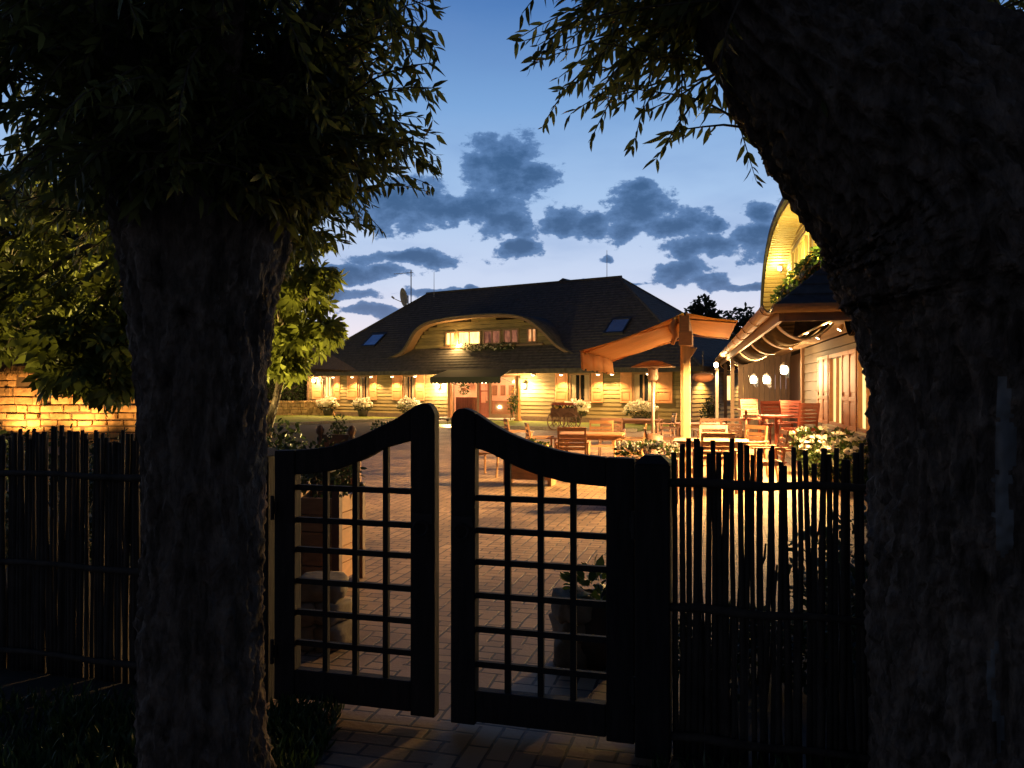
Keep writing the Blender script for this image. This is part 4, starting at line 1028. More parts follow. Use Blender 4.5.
# right willow
e = empty('willow_tree', (1.665, 2.75, 0), 0, 'massive pollard willow leaning left over the right end of the fence', 'tree', 'pollard willows framing the gate')
trunk_mesh('trunk', [(.05, 0, -.05, .46), (.03, 0, .3, .395), (.02, 0, .8, .375), (.01, 0, 1.35, .385), (.02, 0, 1.73, .42), (-.01, 0, 2.03, .485), (-.15, .0, 2.34, .47), (-.46, .02, 2.62, .36), (-.755, .03, 2.90, .235), (-.90, .05, 3.3, .2), (-.95, .05, 3.8, .17)], M['bark'], e, 230, 240, .034, 2)
trunk_mesh('limb', [(.06, .05, 1.8, .34), (-.05, .05, 2.15, .36), (-.36, .06, 2.5, .22), (-.32, .08, 2.9, .13), (-.3, .1, 3.3, .11), (-.3, .1, 3.8, .08)], M['bark'], e, 110, 150, .02, 5)
trunk_mesh('limb', [(.10, .05, 1.8, .36), (.16, .03, 2.15, .34), (.34, .0, 2.5, .22), (.52, -.02, 2.8, .17), (.62, -.02, 3.3, .13), (.8, 0, 3.8, .1)], M['bark'], e, 110, 150, .02, 8)
# bare wood where the bark has split away: faces of the trunk itself
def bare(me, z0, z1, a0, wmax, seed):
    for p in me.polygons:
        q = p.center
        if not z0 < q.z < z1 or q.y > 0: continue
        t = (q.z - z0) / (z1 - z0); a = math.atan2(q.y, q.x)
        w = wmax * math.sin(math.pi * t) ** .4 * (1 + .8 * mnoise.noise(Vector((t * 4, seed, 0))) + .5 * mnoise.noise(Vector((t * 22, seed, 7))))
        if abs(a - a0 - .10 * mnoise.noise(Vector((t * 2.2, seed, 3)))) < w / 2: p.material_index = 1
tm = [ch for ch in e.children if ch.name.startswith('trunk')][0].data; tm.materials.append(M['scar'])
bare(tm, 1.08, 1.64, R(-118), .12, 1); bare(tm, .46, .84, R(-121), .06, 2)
st = []
for z, x in ((2.5, -.70), (2.65, -.78), (2.8, -.88), (2.95, -.92), (3.1, -.98), (3.3, -1.02), (3.5, -1.08), (3.8, -1.0), (3.0, -.8)):
    for k in range(4): st.append((x + rng.normal(0, .05), rng.normal(0, .16), z + rng.normal(0, .05)))
def keepR(p):
    w = Vector((1.665, 2.75, 0)) + p
    return w.y > 1.7 and not (w.x > .72 and w.y < 2.9 and w.z < 2.9) and w.x > .02 and w.z > 2.42 - .0 * w.x + .55 * max(0, .75 - w.x) 
tw, P, D, S = shoots(st, 210, .35, .9, .85, .032, .095, (-.8, .15, .15), .65, keepR)
st2 = [(x + rng.normal(0, .05), rng.normal(0, .12), z) for z, x in ((2.7, .45), (2.9, .5), (3.1, .55), (3.0, -.1), (3.2, -.15), (2.95, .1), (3.3, .6)) for k in range(3)]
def keepR2(p):
    w = Vector((1.665, 2.75, 0)) + p; return w.y > 1.9 and w.z > 2.5
tw2, P2, D2, S2 = shoots(st2, 80, .3, .8, 1.2, .036, .085, (.1, .2, .3), .8, keepR2)
leaf_mesh('crown', P + P2, D + D2, S + S2, M['willow_leaf'], e, roll=1.2); twig_mesh('twigs', tw + tw2, .006, M['twig'], e)

# ------------------------------------------------------------------ chestnut behind the left willow
PALM, PALM_F = palmate()
def chestnut(loc, label, clusters, leaf, trunk, n_each):
    e = empty('chestnut_tree', loc, 0, label, 'tree', None)
    trunk_mesh('trunk', trunk, M['bark'], e, 40, 80, .012, 4)
    P, D, S = [], [], []; mb = MB()
    top = Vector(trunk[-1][:3])
    for (x, y, z, r) in clusters:
        c = Vector((x, y, z)); base = Vector(trunk[-2][:3]).lerp(top, rng.random())
        mid = base.lerp(c, .55) + Vector((0, 0, .25)); mb.tube([base, mid, c], [.045, .03, .012], 6)
        for _ in range(n_each):
            d = Vector(rng.normal(0, 1, 3)).normalized(); q = c + Vector((d.x * r, d.y * r, d.z * r * .75)) * (rng.random() ** .4)
            P.append(tuple(q)); dd = Vector((d.x, d.y, -.25 + .3 * d.z)).normalized(); D.append(tuple(dd)); S.append(leaf * rng.uniform(.65, 1.2))
            if rng.random() < .3: mb.tube([c, c.lerp(q, .6) + Vector((0, 0, .05)), q], [.01, .007, .004], 4, False)
    leaf_mesh('crown', P, D, S, M['chestnut_leaf'], e, PALM, PALM_F, roll=.75); mb.build('branches', M['twig'], e, True)
    return e
def cl(p, y, D, r, loc):
    v = px(p, y, D) - Vector(loc); return (v.x, v.y, v.z, r)
loc = (-3.75, 12.0, 0)
cs = [cl(p - 14, y, D, r * .9, loc) for p, y, D, r in ((285, 225, 12, .65), (315, 245, 12.2, .42), (300, 285, 12, .55), (320, 300, 11.8, .38), (285, 330, 12.2, .6), (318, 340, 12, .38), (265, 360, 12.4, .4), (275, 270, 12.4, .6), (240, 240, 12.5, .8), (230, 320, 12.5, .7),
     (296, 190, 12.6, .6), (250, 180, 12.6, .8), (200, 250, 13, .8), (180, 200, 13, .9), (335, 275, 12, .22), (338, 330, 11.9, .2), (300, 366, 12.1, .22))]
chestnut(loc, 'chestnut with big yellow-lit leaves right of the left willow trunk', cs, .25, [(0, 0, -.05, .075), (.05, 0, .8, .055), (.22, .05, 1.6, .045), (.34, .1, 2.2, .04), (.1, .1, 3.2, .035), (0, .2, 4.2, .03)], 62)
loc = (-3.3, 9.2, 0)
cs = [cl(p, y, D, r, loc) for p, y, D, r in ((20, 330, 9, .42), (60, 345, 9, .36), (95, 330, 9.1, .4), (120, 350, 9.0, .35), (75, 375, 8.8, .28), (110, 385, 8.8, .22), (40, 300, 9.3, .5), (100, 295, 9.3, .5), (-30, 320, 9.2, .6), (10, 260, 9.6, .7), (70, 250, 9.6, .7), (130, 250, 9.6, .6),
     (140, 310, 9.3, .35), (-60, 260, 9.6, .8), (-120, 300, 9.6, .9), (30, 200, 9.8, .9), (110, 190, 9.8, .9))]
chestnut(loc, 'low-hanging chestnut branches with broad leaves before the stone wall', cs, .25, [(-.6, 0, -.05, .11), (-.55, 0, .9, .09), (-.5, .05, 1.8, .08), (-.4, .1, 2.6, .06), (-.2, .1, 3.4, .05), (0, .2, 4.2, .035)], 54)

# dark trees beyond the houses
def far_tree(loc, h, r, n, leaf, label):
    e = empty('dark_tree', loc, 0, label, 'tree', 'dark trees beyond the houses')
    trunk_mesh('trunk', [(0, 0, 0, r * .09), (.1, 0, h * .35, r * .06), (0, 0, h * .8, r * .02)], M['bark'], e, 16, 24, .01, 3)
    P, D = [], []
    for k in range(22):
        a = rng.uniform(0, 6.28); q = r * math.sqrt(rng.random()) * .85; z = h * rng.uniform(.4, .96); q *= 1 - .5 * max(0, (z / h - .6) / .4)
        p, d = blob_points(n // 22, (q * math.cos(a), q * math.sin(a), z), (r * .34, r * .34, r * .26)); P.append(p); D.append(d + rng.normal(0, .6, d.shape))
    P, D = np.concatenate(P), np.concatenate(D)
    leaf_mesh('crown', P, D, leaf * rng.uniform(.6, 1.3, len(P)), M['dark_leaf'], e, BROAD, WILLOW_F)
v = px(704, 330, 62); far_tree((v.x, v.y, 0), 8.6, 2.3, 2600, .42, 'round dark treetop above the orange canopy, against the pale horizon')
v = px(741, 330, 66); far_tree((v.x, v.y, 0), 8.3, 1.9, 1600, .42, 'thin dark treetop right of the round one, beside the gutter')
v = px(724, 330, 72); far_tree((v.x, v.y, 0), 7.6, 2.3, 2000, .45, 'low dark treetop between the two taller ones above the canopy')
v = px(760, 330, 70); far_tree((v.x, v.y, 0), 7.6, 2.6, 2000, .45, 'dark treetop half hidden behind the copper gutter')
for p, D, h, r, lb in ((60, 60, 17, 8, 'dark tree far behind the left end of the thatched barn'), (190, 64, 17, 7, 'dark tree far behind the left willow trunk'), (-60, 58, 17, 9, 'dark tree far behind the thatched barn at the left edge')):
    v = px(p, 330, D); far_tree((v.x, v.y, 0), h, r, 6000, .7, lb)

# ------------------------------------------------------------------ beds, planters, stones near the gate
sh_list = [(-6.3, 8.6, .75, 1.35, 'leafy shrub behind the left fence, far left'), (-5.2, 8.2, .7, 1.32, 'leafy shrub behind the left fence, second from left'), (-4.2, 8.0, .7, 1.36, 'leafy shrub behind the left fence, just left of the willow'),
           (-3.4, 7.3, .6, 1.28, 'leafy shrub hidden mostly by the left willow trunk'), (-2.65, 8.2, .55, 1.22, 'shrub with ragged top between willow trunk and gate post'), (-3.6, 11.5, .8, 1.2, 'shrub under the leaning chestnut trunk'),
           (-2.85, 10.2, .5, .95, 'low shrub left of the carved planter, in front of the lit lawn')]
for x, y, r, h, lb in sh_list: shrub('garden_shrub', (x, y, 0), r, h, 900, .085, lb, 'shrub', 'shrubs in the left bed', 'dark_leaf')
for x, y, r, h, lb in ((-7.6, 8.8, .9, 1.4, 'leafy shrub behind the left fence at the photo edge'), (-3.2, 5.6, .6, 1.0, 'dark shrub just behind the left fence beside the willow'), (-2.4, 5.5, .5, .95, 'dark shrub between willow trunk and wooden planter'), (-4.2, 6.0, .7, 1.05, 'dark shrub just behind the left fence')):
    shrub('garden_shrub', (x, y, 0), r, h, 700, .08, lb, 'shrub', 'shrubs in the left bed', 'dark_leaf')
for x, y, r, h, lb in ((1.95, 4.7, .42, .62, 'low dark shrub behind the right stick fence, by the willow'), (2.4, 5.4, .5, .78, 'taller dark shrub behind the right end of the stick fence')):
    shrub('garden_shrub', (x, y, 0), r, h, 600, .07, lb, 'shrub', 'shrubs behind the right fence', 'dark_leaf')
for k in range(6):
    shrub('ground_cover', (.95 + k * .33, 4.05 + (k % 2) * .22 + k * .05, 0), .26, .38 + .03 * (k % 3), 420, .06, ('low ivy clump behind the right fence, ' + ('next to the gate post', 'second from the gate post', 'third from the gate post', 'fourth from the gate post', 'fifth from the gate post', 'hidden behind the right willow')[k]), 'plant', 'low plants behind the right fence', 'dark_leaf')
for p, D, lb in ((384, 27, 'low dark plant at the edge of the paving before the lawn, left one'), (404, 26.5, 'low dark plant at the edge of the paving before the lawn, middle one'), (424, 28, 'low dark plant at the edge of the paving before the lawn, nearest the gate top')):
    shrub('border_plant', ((p - 512) / FPX * D, D, 0), .45, .42, 420, .10, lb, 'plant', 'low plants before the lawn', 'leaf')
# timber planter left behind the gate
v = px(326, 580, 6.4); e = empty('timber_planter', (v.x - .02, 6.45, 0), R(-12), 'tall boarded timber planter behind the left gate leaf', 'planter')
mb = MB()
for k in range(5): mb.box(-.30, .16, -.16, -.13, .06 + k * .135, .06 + k * .135 + .128).box(-.30, .16, .30, .33, .06 + k * .135, .06 + k * .135 + .128).box(-.30, -.27, -.12, .29, .06 + k * .135, .06 + k * .135 + .128).box(.13, .16, -.12, .29, .06 + k * .135, .06 + k * .135 + .128)
mb.build('box', M['wood'], e)
for x, y in ((-.34, -.19), (.15, -.19), (-.34, .28), (.15, .28)): MB().box(x, x + .06, y, y + .06, 0, .80).build('corner_post', M['wood_dark'], e)
MB().box(-.26, .12, -.12, .28, .10, .68).build('soil', M['soil_mix'], e)
shrub('trailing_plant', (v.x - .08, 6.5, .66), .34, .52, 700, .06, 'trailing plant spilling from the timber planter behind the left gate leaf', 'plant', None, 'dark_leaf', 6, 'petal', .03)
# carved planter box with a round shrub on the far side of the beds
v = px(336, 450, 11.0); e = empty('wooden_planter', (v.x, v.y, -.26), R(-15), 'carved brown planter with round posts, seen above the left gate leaf', 'planter')
MB().box(-.2, .2, -.03, .03, .3, 1.22).box(-.2, .2, .33, .39, .3, 1.0).box(-.2, -.15, .03, .33, .3, 1.0).box(.15, .2, .03, .33, .3, 1.0).build('panel', M['wood_dark'], e, bevel=.01)
for x in (-.24, .24): MB().lathe([(.045, 0), (.045, 1.18), (.03, 1.2), (.055, 1.24), (.06, 1.28), (.04, 1.33), (.005, 1.35)], 12, (x, 0, 0)).build('turned_post', M['wood_dark'], e, True)
shrub('clipped_ball', (v.x, v.y + .18, .72), .17, .50, 420, .05, 'small dark rounded bush on top of the carved planter', 'plant', None, 'dark_leaf')
def stone_stack(loc, layers, label, rz=0):
    e = empty('stone_pillar', loc, rz, label, 'stone pillar', 'fieldstone pillars beside the path')
    z = 0
    for (n, w, h) in layers:
        for k in range(n):
            ww = w / n; cx = -w / 2 + ww * (k + .5); bm = bmesh.new(); bmesh.ops.create_icosphere(bm, subdivisions=3, radius=1)
            sx, sy, sz = ww * .53, random.uniform(.13, .17), h * .56; sd = random.random() * 40
            for vv in bm.verts:
                c = vv.co; f_ = lambda t: math.copysign(abs(t) ** .55, t)
                q = Vector((f_(c.x) * sx, f_(c.y) * sy, f_(c.z) * sz)); q *= 1 + .24 * mnoise.noise(c * 1.7 + Vector((sd, 0, 0))) + .09 * mnoise.noise(c * 5 + Vector((sd, 3, 0)))
                vv.co = q
            for f2 in bm.faces: f2.smooth = True
            me = bpy.data.meshes.new('stone'); bm.to_mesh(me); bm.free(); o = link('stone', me, M['boulder'], e); o.location = (cx, random.uniform(-.02, .02), z + h / 2); o.rotation_euler = (random.uniform(-.08, .08), random.uniform(-.1, .1), random.uniform(-.3, .3))
        z += h * .93
    return e
v = px(322, 668, 4.95); stone_stack((v.x, 4.95, 0), [(2, .34, .17), (2, .32, .13), (1, .30, .15)], 'stacked pale fieldstones behind the left gate leaf', R(-10))
v = px(572, 690, 4.55); stone_stack((v.x, 4.6, 0), [(1, .20, .17), (1, .19, .13), (1, .2, .15)], 'narrow stack of brown fieldstones behind the right gate leaf', R(10))
e = empty('flower_pot', (px(598, 690, 4.55).x, 4.62, 0), 0, 'round dark pot with a leafy plant behind the right gate leaf', 'pot')
MB().lathe([(.10, 0), (.14, .06), (.165, .2), (.15, .36), (.165, .39), (.145, .40), (.13, .37)], 20).build('pot', M['pot'], e, True)
P, D = blob_points(110, (0, 0, .42), (.15, .15, .13)); D[:, 2] = np.abs(D[:, 2]); leaf_mesh('foliage', P, D, .10 * rng.uniform(.6, 1.2, 110), M['leaf'], e, BROAD, WILLOW_F)

# grass at the foot of the gate post and under the willows
P, D, S = [], [], []
for cx, cy, rx, ry, n in ((-1.55, 3.55, .6, .38, 2600), (-2.3, 3.6, .9, .5, 2200), (-.98, 3.4, .16, .3, 700), (1.3, 3.05, .8, .25, 1500), (-1.0, 3.75, .16, .2, 600)):
    for _ in range(n):
        P.append((cx + rng.uniform(-1, 1) * rx, cy + rng.uniform(-1, 1) * ry, 0)); D.append((rng.normal(0, .4), rng.normal(0, .4), 1)); S.append(rng.uniform(.04, .12))
tag(leaf_mesh('grass', P, D, S, M['leaf'], None, WILLOW * np.array((1, .55, 1)), WILLOW_F, roll=2), kind='stuff')

# ------------------------------------------------------------------ orange double awning
AC = Vector((3.25, 15.0, 0)); arz = math.atan2(-.235, .972)
e = empty('orange_canopy', AC, arz, 'freestanding orange canvas canopy with two wings on pale timber posts over the tables', 'canopy')
ZR = 3.02; L_ = 5.5
def wing(xe, ze, sag, name, val):
    V, F = [], []; n, m = 14, 16; th = .012
    for i in range(n + 1):
        for k in range(m + 1):
            t = i / n; s = k / m; x = -.02 * (1 if xe < 0 else -1) + xe * t; z = ZR + (ze - ZR) * t - sag * math.sin(math.pi * t) * (.8 + .2 * math.cos(s * math.pi * 6)) + .006 * math.sin(s * 31 + t * 4)
            V.append((x, L_ * s, z))
    for i in range(n):
        for k in range(m): o = i * (m + 1) + k; F.append((o, o + 1, o + m + 2, o + m + 1))
    mb = MB(); mb.raw(V, F); o = mb.build(name, M['canvas'], e, True)
    s_ = o.modifiers.new('thickness', 'SOLIDIFY'); s_.thickness = .012
    if val:                                                            # valance hanging from the outer edge and a short one at the near side
        V, F = [], []; m = 60
        for k in range(m + 1):
            s = k / m; w = .025 * math.sin(s * 60); V += [(xe + w, L_ * s, ze), (xe + w * 1.6 + .02, L_ * s, ze - .36 - .02 * math.sin(s * 40))]
        for k in range(m): F.append((2 * k, 2 * k + 1, 2 * k + 3, 2 * k + 2))
        mb = MB(); mb.raw(V, F); v_ = mb.build('valance', M['canvas'], o, True); s2 = v_.modifiers.new('thickness', 'SOLIDIFY'); s2.thickness = .008
    return o
wing(-1.98, 2.33, .07, 'canvas_wing', True); wing(.95, 2.86, .03, 'canvas_wing', False)
MB().box(-.09, .09, -.15, L_ + .1, ZR - .36, ZR - .06).box(-.10, .14, -.16, -.02, ZR - .62, ZR - .365).build('ridge_beam', M['frame'], e)
for (x, y) in ((.04, .0), (-.12, 3.9)):
    MB().box(x - .068, x + .068, y - .0, y + .136, 0, ZR - .63 if y < 1 else ZR - .37).box(x - .13, x + .13, y - .04, y + .21, 0, .10).build('post', M['post'], e, bevel=.008)
    b = MB(); b.prism([(x + .069, ZR - .66), (x + .069, ZR - .86), (x + .20, ZR - .66)], 'y', y + .04, y + .10)
    b.build('bracket', M['post'], e)
for s in (.25, L_ - .25):
    MB().tube([(-.08, s, ZR - .16), (-1.0, s, ZR - .40), (-1.95, s, 2.29)], .016, 8).build('folding_arm', M['canvas'], e, True)
    MB().tube([(.08, s, ZR - .10), (.95, s, 2.83)], .016, 8).build('folding_arm', M['frame'], e, True)
mb = MB()                                                              # gathered cloth hanging beside the beam
for k in range(7):
    y = .02 + k * .06; mb.tube([(-.16, y, ZR - .10), (-.22 - .03 * (k % 2), y - .03, ZR - .28), (-.17, y, ZR - .42), (-.23, y - .02, ZR - .58)], [.045, .06, .05, .03], 7)
mb.build('gathered_cloth', M['canvas'], e, True)
# ------------------------------------------------------------------ patio heater
v = px(653, 430, 16.5); e = empty('patio_heater', (v.x, 16.5, 0), 0, 'steel patio heater with flat round reflector between the tables', 'heater')
MB().lathe([(.23, 0), (.23, .04), (.22, .06), (.20, .60), (.10, .66)], 24).build('gas_base', M['wood_dark'], e, True)
MB().tube([(0, 0, .64), (0, 0, 1.78)], .035, 12).build('pole', M['metal'], e, True)
MB().lathe([(.06, 1.74), (.11, 1.80), (.10, 1.98), (.12, 2.02)], 18).build('burner', M['metal'], e, True)
MB().lathe([(.46, 2.03), (.44, 2.05), (.20, 2.14), (.04, 2.17), (.02, 2.16), (.19, 2.12), (.44, 2.035)], 30).build('reflector', M['metal'], e, True)

# ------------------------------------------------------------------ tables and chairs
def garden_chair(mat, label, group, high=False):
    e = empty('bar_chair' if high else 'garden_chair', (0, 0, 0), 0, label, 'chair', group); m = M[mat]
    zs = .78 if high else .43; zt = zs + (.52 if high else .50); w = .25
    mb = MB()
    for k in range(6): y = -.22 + k * .078; mb.box(-w, w, y, y + .062, zs - .018, zs)
    mb.box(-w - .001, -w + .03, -.23, .24, zs - .07, zs - .019).box(w - .03, w + .001, -.23, .24, zs - .07, zs - .019)
    mb.build('seat', m, e)
    Mb = Matrix.Translation((0, .235, zs)) @ Matrix.Rotation(R(-10), 4, 'X')
    mb = MB(); mb.box(-w, -w + .035, -.015, .015, .0, zt - zs, Mb).box(w - .035, w, -.015, .015, .0, zt - zs, Mb).box(-w + .035, w - .035, -.012, .012, zt - zs - .07, zt - zs, Mb)
    k = .09
    while k < zt - zs - .12: mb.box(-w + .035, w - .035, -.009, .009, k, k + .055, Mb); k += .075
    mb.build('backrest', m, e)
    for sx in (-1, 1):
        MB().tube([(sx * (w + .025), -.20, 0), (sx * (w + .025), -.20, zs + (.20 if not high else 0))], .021, 6).build('leg', m, e)
        MB().tube([(sx * (w + .025), .30, 0), (sx * (w + .025), .235, zs), (sx * (w + .025), .245, zs + (.20 if not high else .02))], .021, 6).build('leg', m, e)
        if not high: MB().box(sx * (w + .025) - .03, sx * (w + .025) + .03, -.25, .30, zs + .205, zs + .228).build('armrest', m, e, bevel=.006)
    if high: MB().box(-w - .02, w + .02, -.215, -.185, .28, .31).build('footrest', m, e)
    return e
def table(mat, label, group, L=1.2, W=.8, H=.74, rnd=False, pole=False):
    e = empty('bar_table' if pole else 'garden_table', (0, 0, 0), 0, label, 'table', group); m = M[mat]
    mb = MB()
    if rnd or pole: mb.lathe([(L / 2, H - .035), (L / 2 + .004, H - .015), (L / 2, H)], 28)
    else:
        n = int(W / .1)
        for k in range(n): y = -W / 2 + k * W / n; mb.box(-L / 2, L / 2, y, y + W / n - .006, H - .03, H)
        mb.box(-L / 2 + .05, L / 2 - .05, -W / 2 + .05, -W / 2 + .08, H - .11, H - .031).box(-L / 2 + .05, L / 2 - .05, W / 2 - .08, W / 2 - .05, H - .11, H - .031)
    mb.build('tabletop', m, e)
    if pole: MB().tube([(0, 0, .03), (0, 0, H - .04)], .035, 10).build('column', m, e); MB().lathe([(.22, 0), (.22, .025), (.05, .05)], 18).build('base', m, e, True)
    else:
        a, b = (L / 2 - .07, W / 2 - .07) if not rnd else (L * .30, L * .30)
        for sx in (-1, 1):
            for sy in (-1, 1): MB().box(sx * a - .03, sx * a + .03, sy * b - .03, sy * b + .03, 0, H - .036).build('leg', m, e)
    return e
protos = {}
def place(kind, mat, p, D, rz, label, group, **kw):
    key = (kind, mat, tuple(sorted(kw.items())))
    x = (p - 512) / FPX * D
    if key not in protos: o = protos[key] = (garden_chair(mat, label, group, **kw) if kind == 'chair' else table(mat, label, group, **kw))
    else: o = copy_tree(protos[key]); o['label'] = label; o['group'] = group
    o.location = (x, D, kw.get('z', 0)); o.rotation_euler = (0, 0, R(rz)); return o
gT, gC = 'garden tables on the terrace', 'wooden garden chairs on the terrace'
# rz 0: chair faces the camera (backrest on the far side); 180: its back towards the camera
place('table', 'wood', 592, 15.2, -12, 'pale wooden garden table left of the patio heater', gT)
place('chair', 'wood', 573, 14.1, 172, 'wooden chair with its back to the gate, at the left table', gC)
place('chair', 'wood', 629, 15.0, -100, 'wooden chair at the right end of the left table, beside the heater', gC)
place('chair', 'wood', 601, 16.3, -8, 'wooden chair on the far side of the left table', gC)
place('chair', 'wood', 543, 15.4, 95, 'wooden chair at the left end of the left table', gC)
place('table', 'post', 711, 13.2, -14, 'bright pale garden table behind the near canopy post', gT)
place('chair', 'wood', 714, 12.3, 176, 'wooden chair with its back to the fence, at the bright table', gC)
place('chair', 'post', 716, 14.2, -6, 'pale wooden chair on the far side of the bright table', gC)
place('chair', 'wood', 764, 12.9, -95, 'wooden chair at the right end of the bright table', gC)
place('chair', 'wood', 744, 14.3, -60, 'wooden chair turned sideways behind the bright table', gC)
place('chair', 'wood', 664, 13.4, 82, 'wooden chair at the left end of the bright table, by the heater', gC)
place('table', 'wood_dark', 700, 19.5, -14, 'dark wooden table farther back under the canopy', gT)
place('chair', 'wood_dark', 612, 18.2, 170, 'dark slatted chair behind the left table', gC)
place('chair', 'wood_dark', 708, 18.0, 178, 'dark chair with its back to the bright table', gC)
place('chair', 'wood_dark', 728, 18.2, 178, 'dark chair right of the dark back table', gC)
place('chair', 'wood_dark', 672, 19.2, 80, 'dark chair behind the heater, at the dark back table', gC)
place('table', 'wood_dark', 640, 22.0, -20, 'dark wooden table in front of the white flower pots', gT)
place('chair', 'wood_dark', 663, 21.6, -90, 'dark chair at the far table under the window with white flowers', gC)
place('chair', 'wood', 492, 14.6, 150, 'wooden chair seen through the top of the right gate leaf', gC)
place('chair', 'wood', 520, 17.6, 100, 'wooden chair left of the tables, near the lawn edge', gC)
gB, gR = 'round bar tables on the porch', 'red stained bar chairs on the porch'
place('table', 'wood_dark', 746, 21.0, 0, 'small round bar table at the left of the porch', gB, L=.6, H=1.05, pole=True)
place('table', 'wood_red', 776, 17.0, 0, 'round red bar table in front of the porch lamps', gB, L=.75, H=1.02, pole=True)
place('chair', 'wood_red', 754, 21.5, 10, 'red bar chair under the two side by side porch lamps', gR, high=True)
place('chair', 'wood_red', 777, 18.4, 10, 'red bar chair behind the round red bar table', gR, high=True)
place('chair', 'wood_red', 790, 19.2, -20, 'red bar chair farthest right, against the dark porch door', gR, high=True)
place('chair', 'wood_red', 799, 16.4, 200, 'red bar chair nearest the corner post, back to the camera', gR, high=True)

# flower tubs under the far house windows
TUB = [(328, 'white flowering tub under the leftmost lit window of the far house', .55), (363, 'white flowering tub under the second window of the far house', .5), (409, 'white flowering tub left of the entrance, under the third window', .6),
       (576, 'white flowering tub beside the wooden cart', .55), (640, 'white flowering tub behind the patio heater', .65)]
for p, lb, r in TUB:
    c = hw(hx(p, -.95), -.95); e = empty('flower_tub', (c.x, c.y, .03), 0, lb, 'flower tub', 'white flower tubs along the far house')
    MB().lathe([(.22, 0), (.30, .30), (.32, .34), (.28, .35), (.2, .33)], 18).build('tub', M['pot'], e, True)
    P, D = blob_points(420, (0, 0, .55), (r, r * .8, .30)); leaf_mesh('foliage', P, D + rng.normal(0, .5, D.shape), .11 * rng.uniform(.6, 1.2, len(P)), M['dark_leaf'], e, BROAD, WILLOW_F)
    b = blossom(e, 60, r * 1.05, .95, .17, 'petal', .68)
c = hw(hx(423, -1.0), -1.0); e = empty('flower_tub', (c.x, c.y, .03), 0, 'small low tub of flowers just left of the entrance step', 'flower tub')
MB().lathe([(.18, 0), (.24, .22), (.26, .25), (.2, .26)], 18).build('tub', M['terracotta'], e, True); P, D = blob_points(200, (0, 0, .32), (.3, .3, .16)); leaf_mesh('foliage', P, D, .08 * rng.uniform(.6, 1.2, len(P)), M['leaf'], e, BROAD, WILLOW_F); blossom(e, 20, .3, .48, .07, 'petal', .6)
c = hw(hx(512, -1.6), -1.6); shrub('entrance_plant', (c.x, c.y, .02), .3, 1.5, 260, .12, 'tall leafy potted plant right of the entrance door', 'plant', None, 'leaf', 8, 'petal_yellow', .08)
c = hw(hx(461, -.7), -.45); e = empty('hanging_basket', (c.x, c.y, 1.55), 0, 'green hanging basket in front of the left entrance glass', 'hanging basket')
MB().tube([(0, 0, .1), (0, 0, .76)], .006, 4).build('chain', M['black_metal'], e); P, D = blob_points(200, (0, 0, 0), (.24, .24, .30)); leaf_mesh('foliage', P, D, .1 * rng.uniform(.6, 1.2, len(P)), M['leaf'], e, BROAD, WILLOW_F)
MB().lathe([(.03, -.12), (.14, -.05), (.18, .06), (.16, .06)], 14).build('bowl', M['terracotta'], e, True)
# wooden cart with flowers before the left window
c = px(564, 430, 30.5); e = empty('wooden_cart', (c.x, c.y, 0), R(-20), 'old dark wooden cart with red roof slat carrying flowers, behind the left table', 'cart'); e.scale = (.62, .62, .8)
MB().box(-.75, .75, -.4, .4, .62, .70).box(-.75, .75, -.42, -.38, .70, 1.05).box(-.75, .75, .38, .42, .70, 1.05).build('bed', M['wood_dark'], e)
for x in (-.72, .72): MB().box(x - .04, x + .04, -.04, .04, .70, 1.18).build('stand', M['wood_dark'], e)
MB().prism([(-.75, 1.18), (.75, 1.18), (.65, 1.30), (-.65, 1.30)], 'y', -.35, .35).build('roof_board', M['wood_red'], e)
for x in (-.5, .5):
    for y in (-.48, .48):
        w_ = MB(); n = 20
        ring = [(x + .42 * math.cos(2 * math.pi * k / n), y, .42 + .42 * math.sin(2 * math.pi * k / n)) for k in range(n + 1)]; w_.tube(ring, .035, 6, False)
        for k in range(8): w_.tube([(x, y, .42), (x + .4 * math.cos(k * math.pi / 4), y, .42 + .4 * math.sin(k * math.pi / 4))], .018, 5)
        w_.build('wheel', M['wood_dark'], e, True)
shrub('cart_flowers', (c.x, c.y, .56), .36, .42, 400, .10, 'leafy flowers growing in the bed of the old wooden cart', 'flowers', None, 'dark_leaf', 12, 'petal_yellow', .08)
# round conifer and hanging lamp shade near the side wall
c = rw(-1.0, 19.3); shrub('potted_conifer', (px(711, 400, 29).x, 29, 0), .35, 1.5, 700, .10, 'dark upright conifer against the lit siding right of the canopy post', 'shrub', None, 'dark_leaf')
c = px(703, 377, 26); e = empty('hanging_basket', c, 0, 'brown round hanging basket under the far end of the gutter', 'hanging basket')
MB().tube([(0, 0, .1), (0, 0, .85)], .01, 4).build('chain', M['black_metal'], e); MB().lathe([(.05, -.18), (.28, -.12), (.36, 0), (.30, .1), (.05, .14)], 18).build('bowl', M['terracotta'], e, True)
c = px(717, 430, 27.5); e = tag(MB().tube([(0, 0, 0), (0, 0, 2.3)], .06, 8).build('white_pole', M['sill']), 'slim white pole in front of the bright side window', 'pole'); e.location = (c.x, c.y, 0)
wall_lantern(px(716, 367, 27.3), RR, 'white lamp at the top of the slim pole', 30, None, 'bulb', .8)

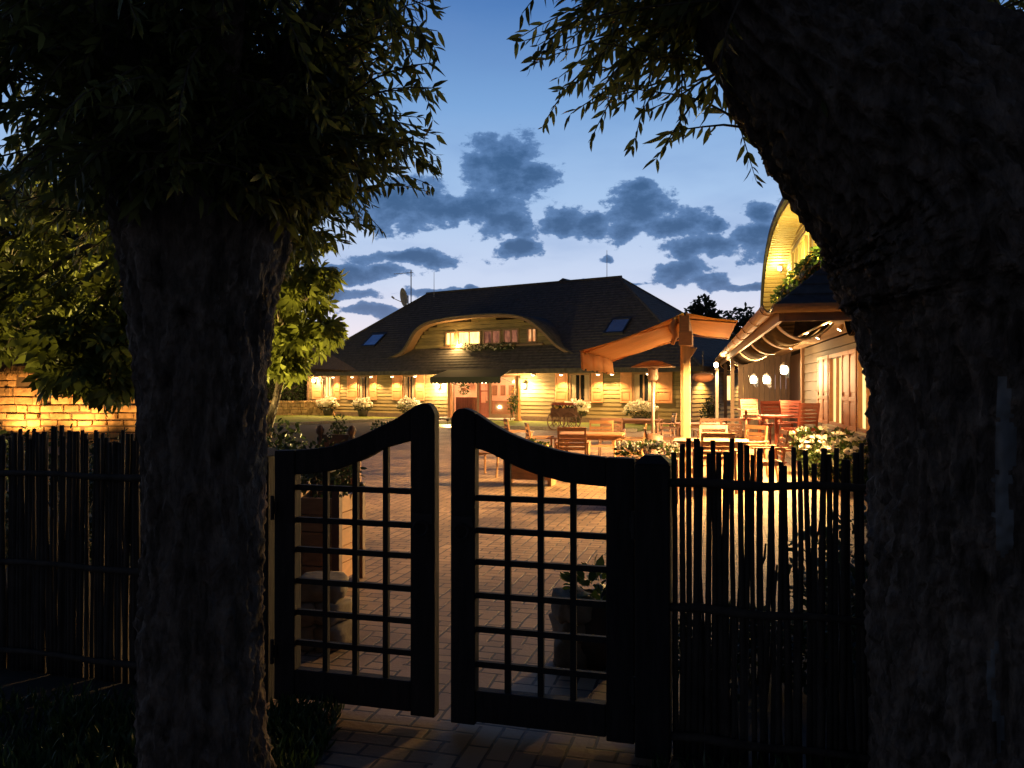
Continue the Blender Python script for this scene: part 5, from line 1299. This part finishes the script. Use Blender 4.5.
# flower bed along the right house and white flowers in a box by the post
for p, D, r, h, n, lb in ((826, 13.6, .42, .88, 34, 'white hydrangea bush left in the bed under the lit shutters'), (848, 12.6, .42, .88, 34, 'white hydrangea bush right in the bed under the lit shutters'), (808, 15.0, .36, .85, 8, 'grassy pale bush at the far end of the bed by the porch'), (868, 11.9, .42, .85, 14, 'white hydrangea bush half hidden by the right willow')):
    shrub('hydrangea', ((p - 512) / FPX * D, D, 0), r, h, 900, .10, lb, 'flowering bush', 'white flowering bushes along the right house', 'leaf', n, 'petal', .085)
e = empty('flower_trough', (px(648, 455, 11.2).x, 11.2, 0), R(-14), 'low trough of white and yellow flowers behind the right gate post', 'planter')
MB().box(-.42, .42, -.16, .16, 0, .62).build('trough', M['terracotta'], e, bevel=.01)
P, D = blob_points(420, (0, 0, .68), (.45, .2, .14)); leaf_mesh('foliage', P, D, .07 * rng.uniform(.6, 1.2, len(P)), M['leaf'], e, BROAD, WILLOW_F)
P, D, S = [], [], []
for _ in range(60):
    q = np.array((rng.uniform(-.44, .44), rng.uniform(-.18, .18), rng.uniform(.72, .84)))
    for _ in range(8): d = rng.normal(0, 1, 3); P.append(q); D.append(d); S.append(.045)
leaf_mesh('blossoms', P, D, S, M['petal'], e, BROAD * np.array((1, 1.5, 1)), WILLOW_F)
e = empty('wooden_trough', (px(530, 480, 13.2).x, 13.2, 0), R(-14), 'orange-brown wooden planter box beside the paving line, seen through the right gate leaf', 'planter')
mb = MB()
for k in range(4): mb.box(-.36, .36, -.2, -.17, .1 + k * .115, .1 + k * .115 + .108).box(-.36, .36, .17, .2, .1 + k * .115, .1 + k * .115 + .108)
mb.build('box', M['wood'], e); 
for x in (-.40, .34): MB().box(x, x + .06, -.22, .22, 0, .58).build('end_board', M['wood'], e)
P, D = blob_points(220, (0, 0, .6), (.38, .2, .14)); leaf_mesh('foliage', P, D, .07 * rng.uniform(.6, 1.2, len(P)), M['leaf'], e, BROAD, WILLOW_F); blossom(e, 9, .33, .78, .05, 'petal_yellow', .85)
# yellow flowering balcony plants of the two dormers
def box_flowers(name, root, pts, label, leaf, mat, fm, k):
    e = empty(name, root.location, root.rotation_euler.z, label, 'flowers')
    P, D = [], []
    for (x, y, z) in pts:
        p, d = blob_points(46, (x, y, z), (.20, .20, .14)); P.append(p); D.append(d + np.array((0, 0, -.2)))
    P, D = np.concatenate(P), np.concatenate(D); leaf_mesh('foliage', P, D, leaf * rng.uniform(.6, 1.2, len(P)), M[mat], e, BROAD, WILLOW_F)
    Q = P[rng.choice(len(P), k)]; leaf_mesh('blossoms', np.repeat(Q, 6, 0), rng.normal(0, 1, (k * 6, 3)), np.full(k * 6, leaf * .7), M[fm], e, BROAD * np.array((1, 1.6, 1)), WILLOW_F)
box_flowers('dormer_flowers', house, [(x, .45, 3.72 + .05 * math.sin(x * 5)) for x in np.arange(dw[0][1] + .9, dw[3][1], .32)], 'trailing flowers along the dormer sill of the far house', .11, 'leaf', 'petal', 60)
box_flowers('dormer_flowers', rh, [(1.35, y, 4.24 + .06 * math.sin(y * 4)) for y in np.arange(2.2, 12.6, .3)], 'green trailing plants along the yellow dormer of the right house', .12, 'leaf', 'petal_yellow', 80)
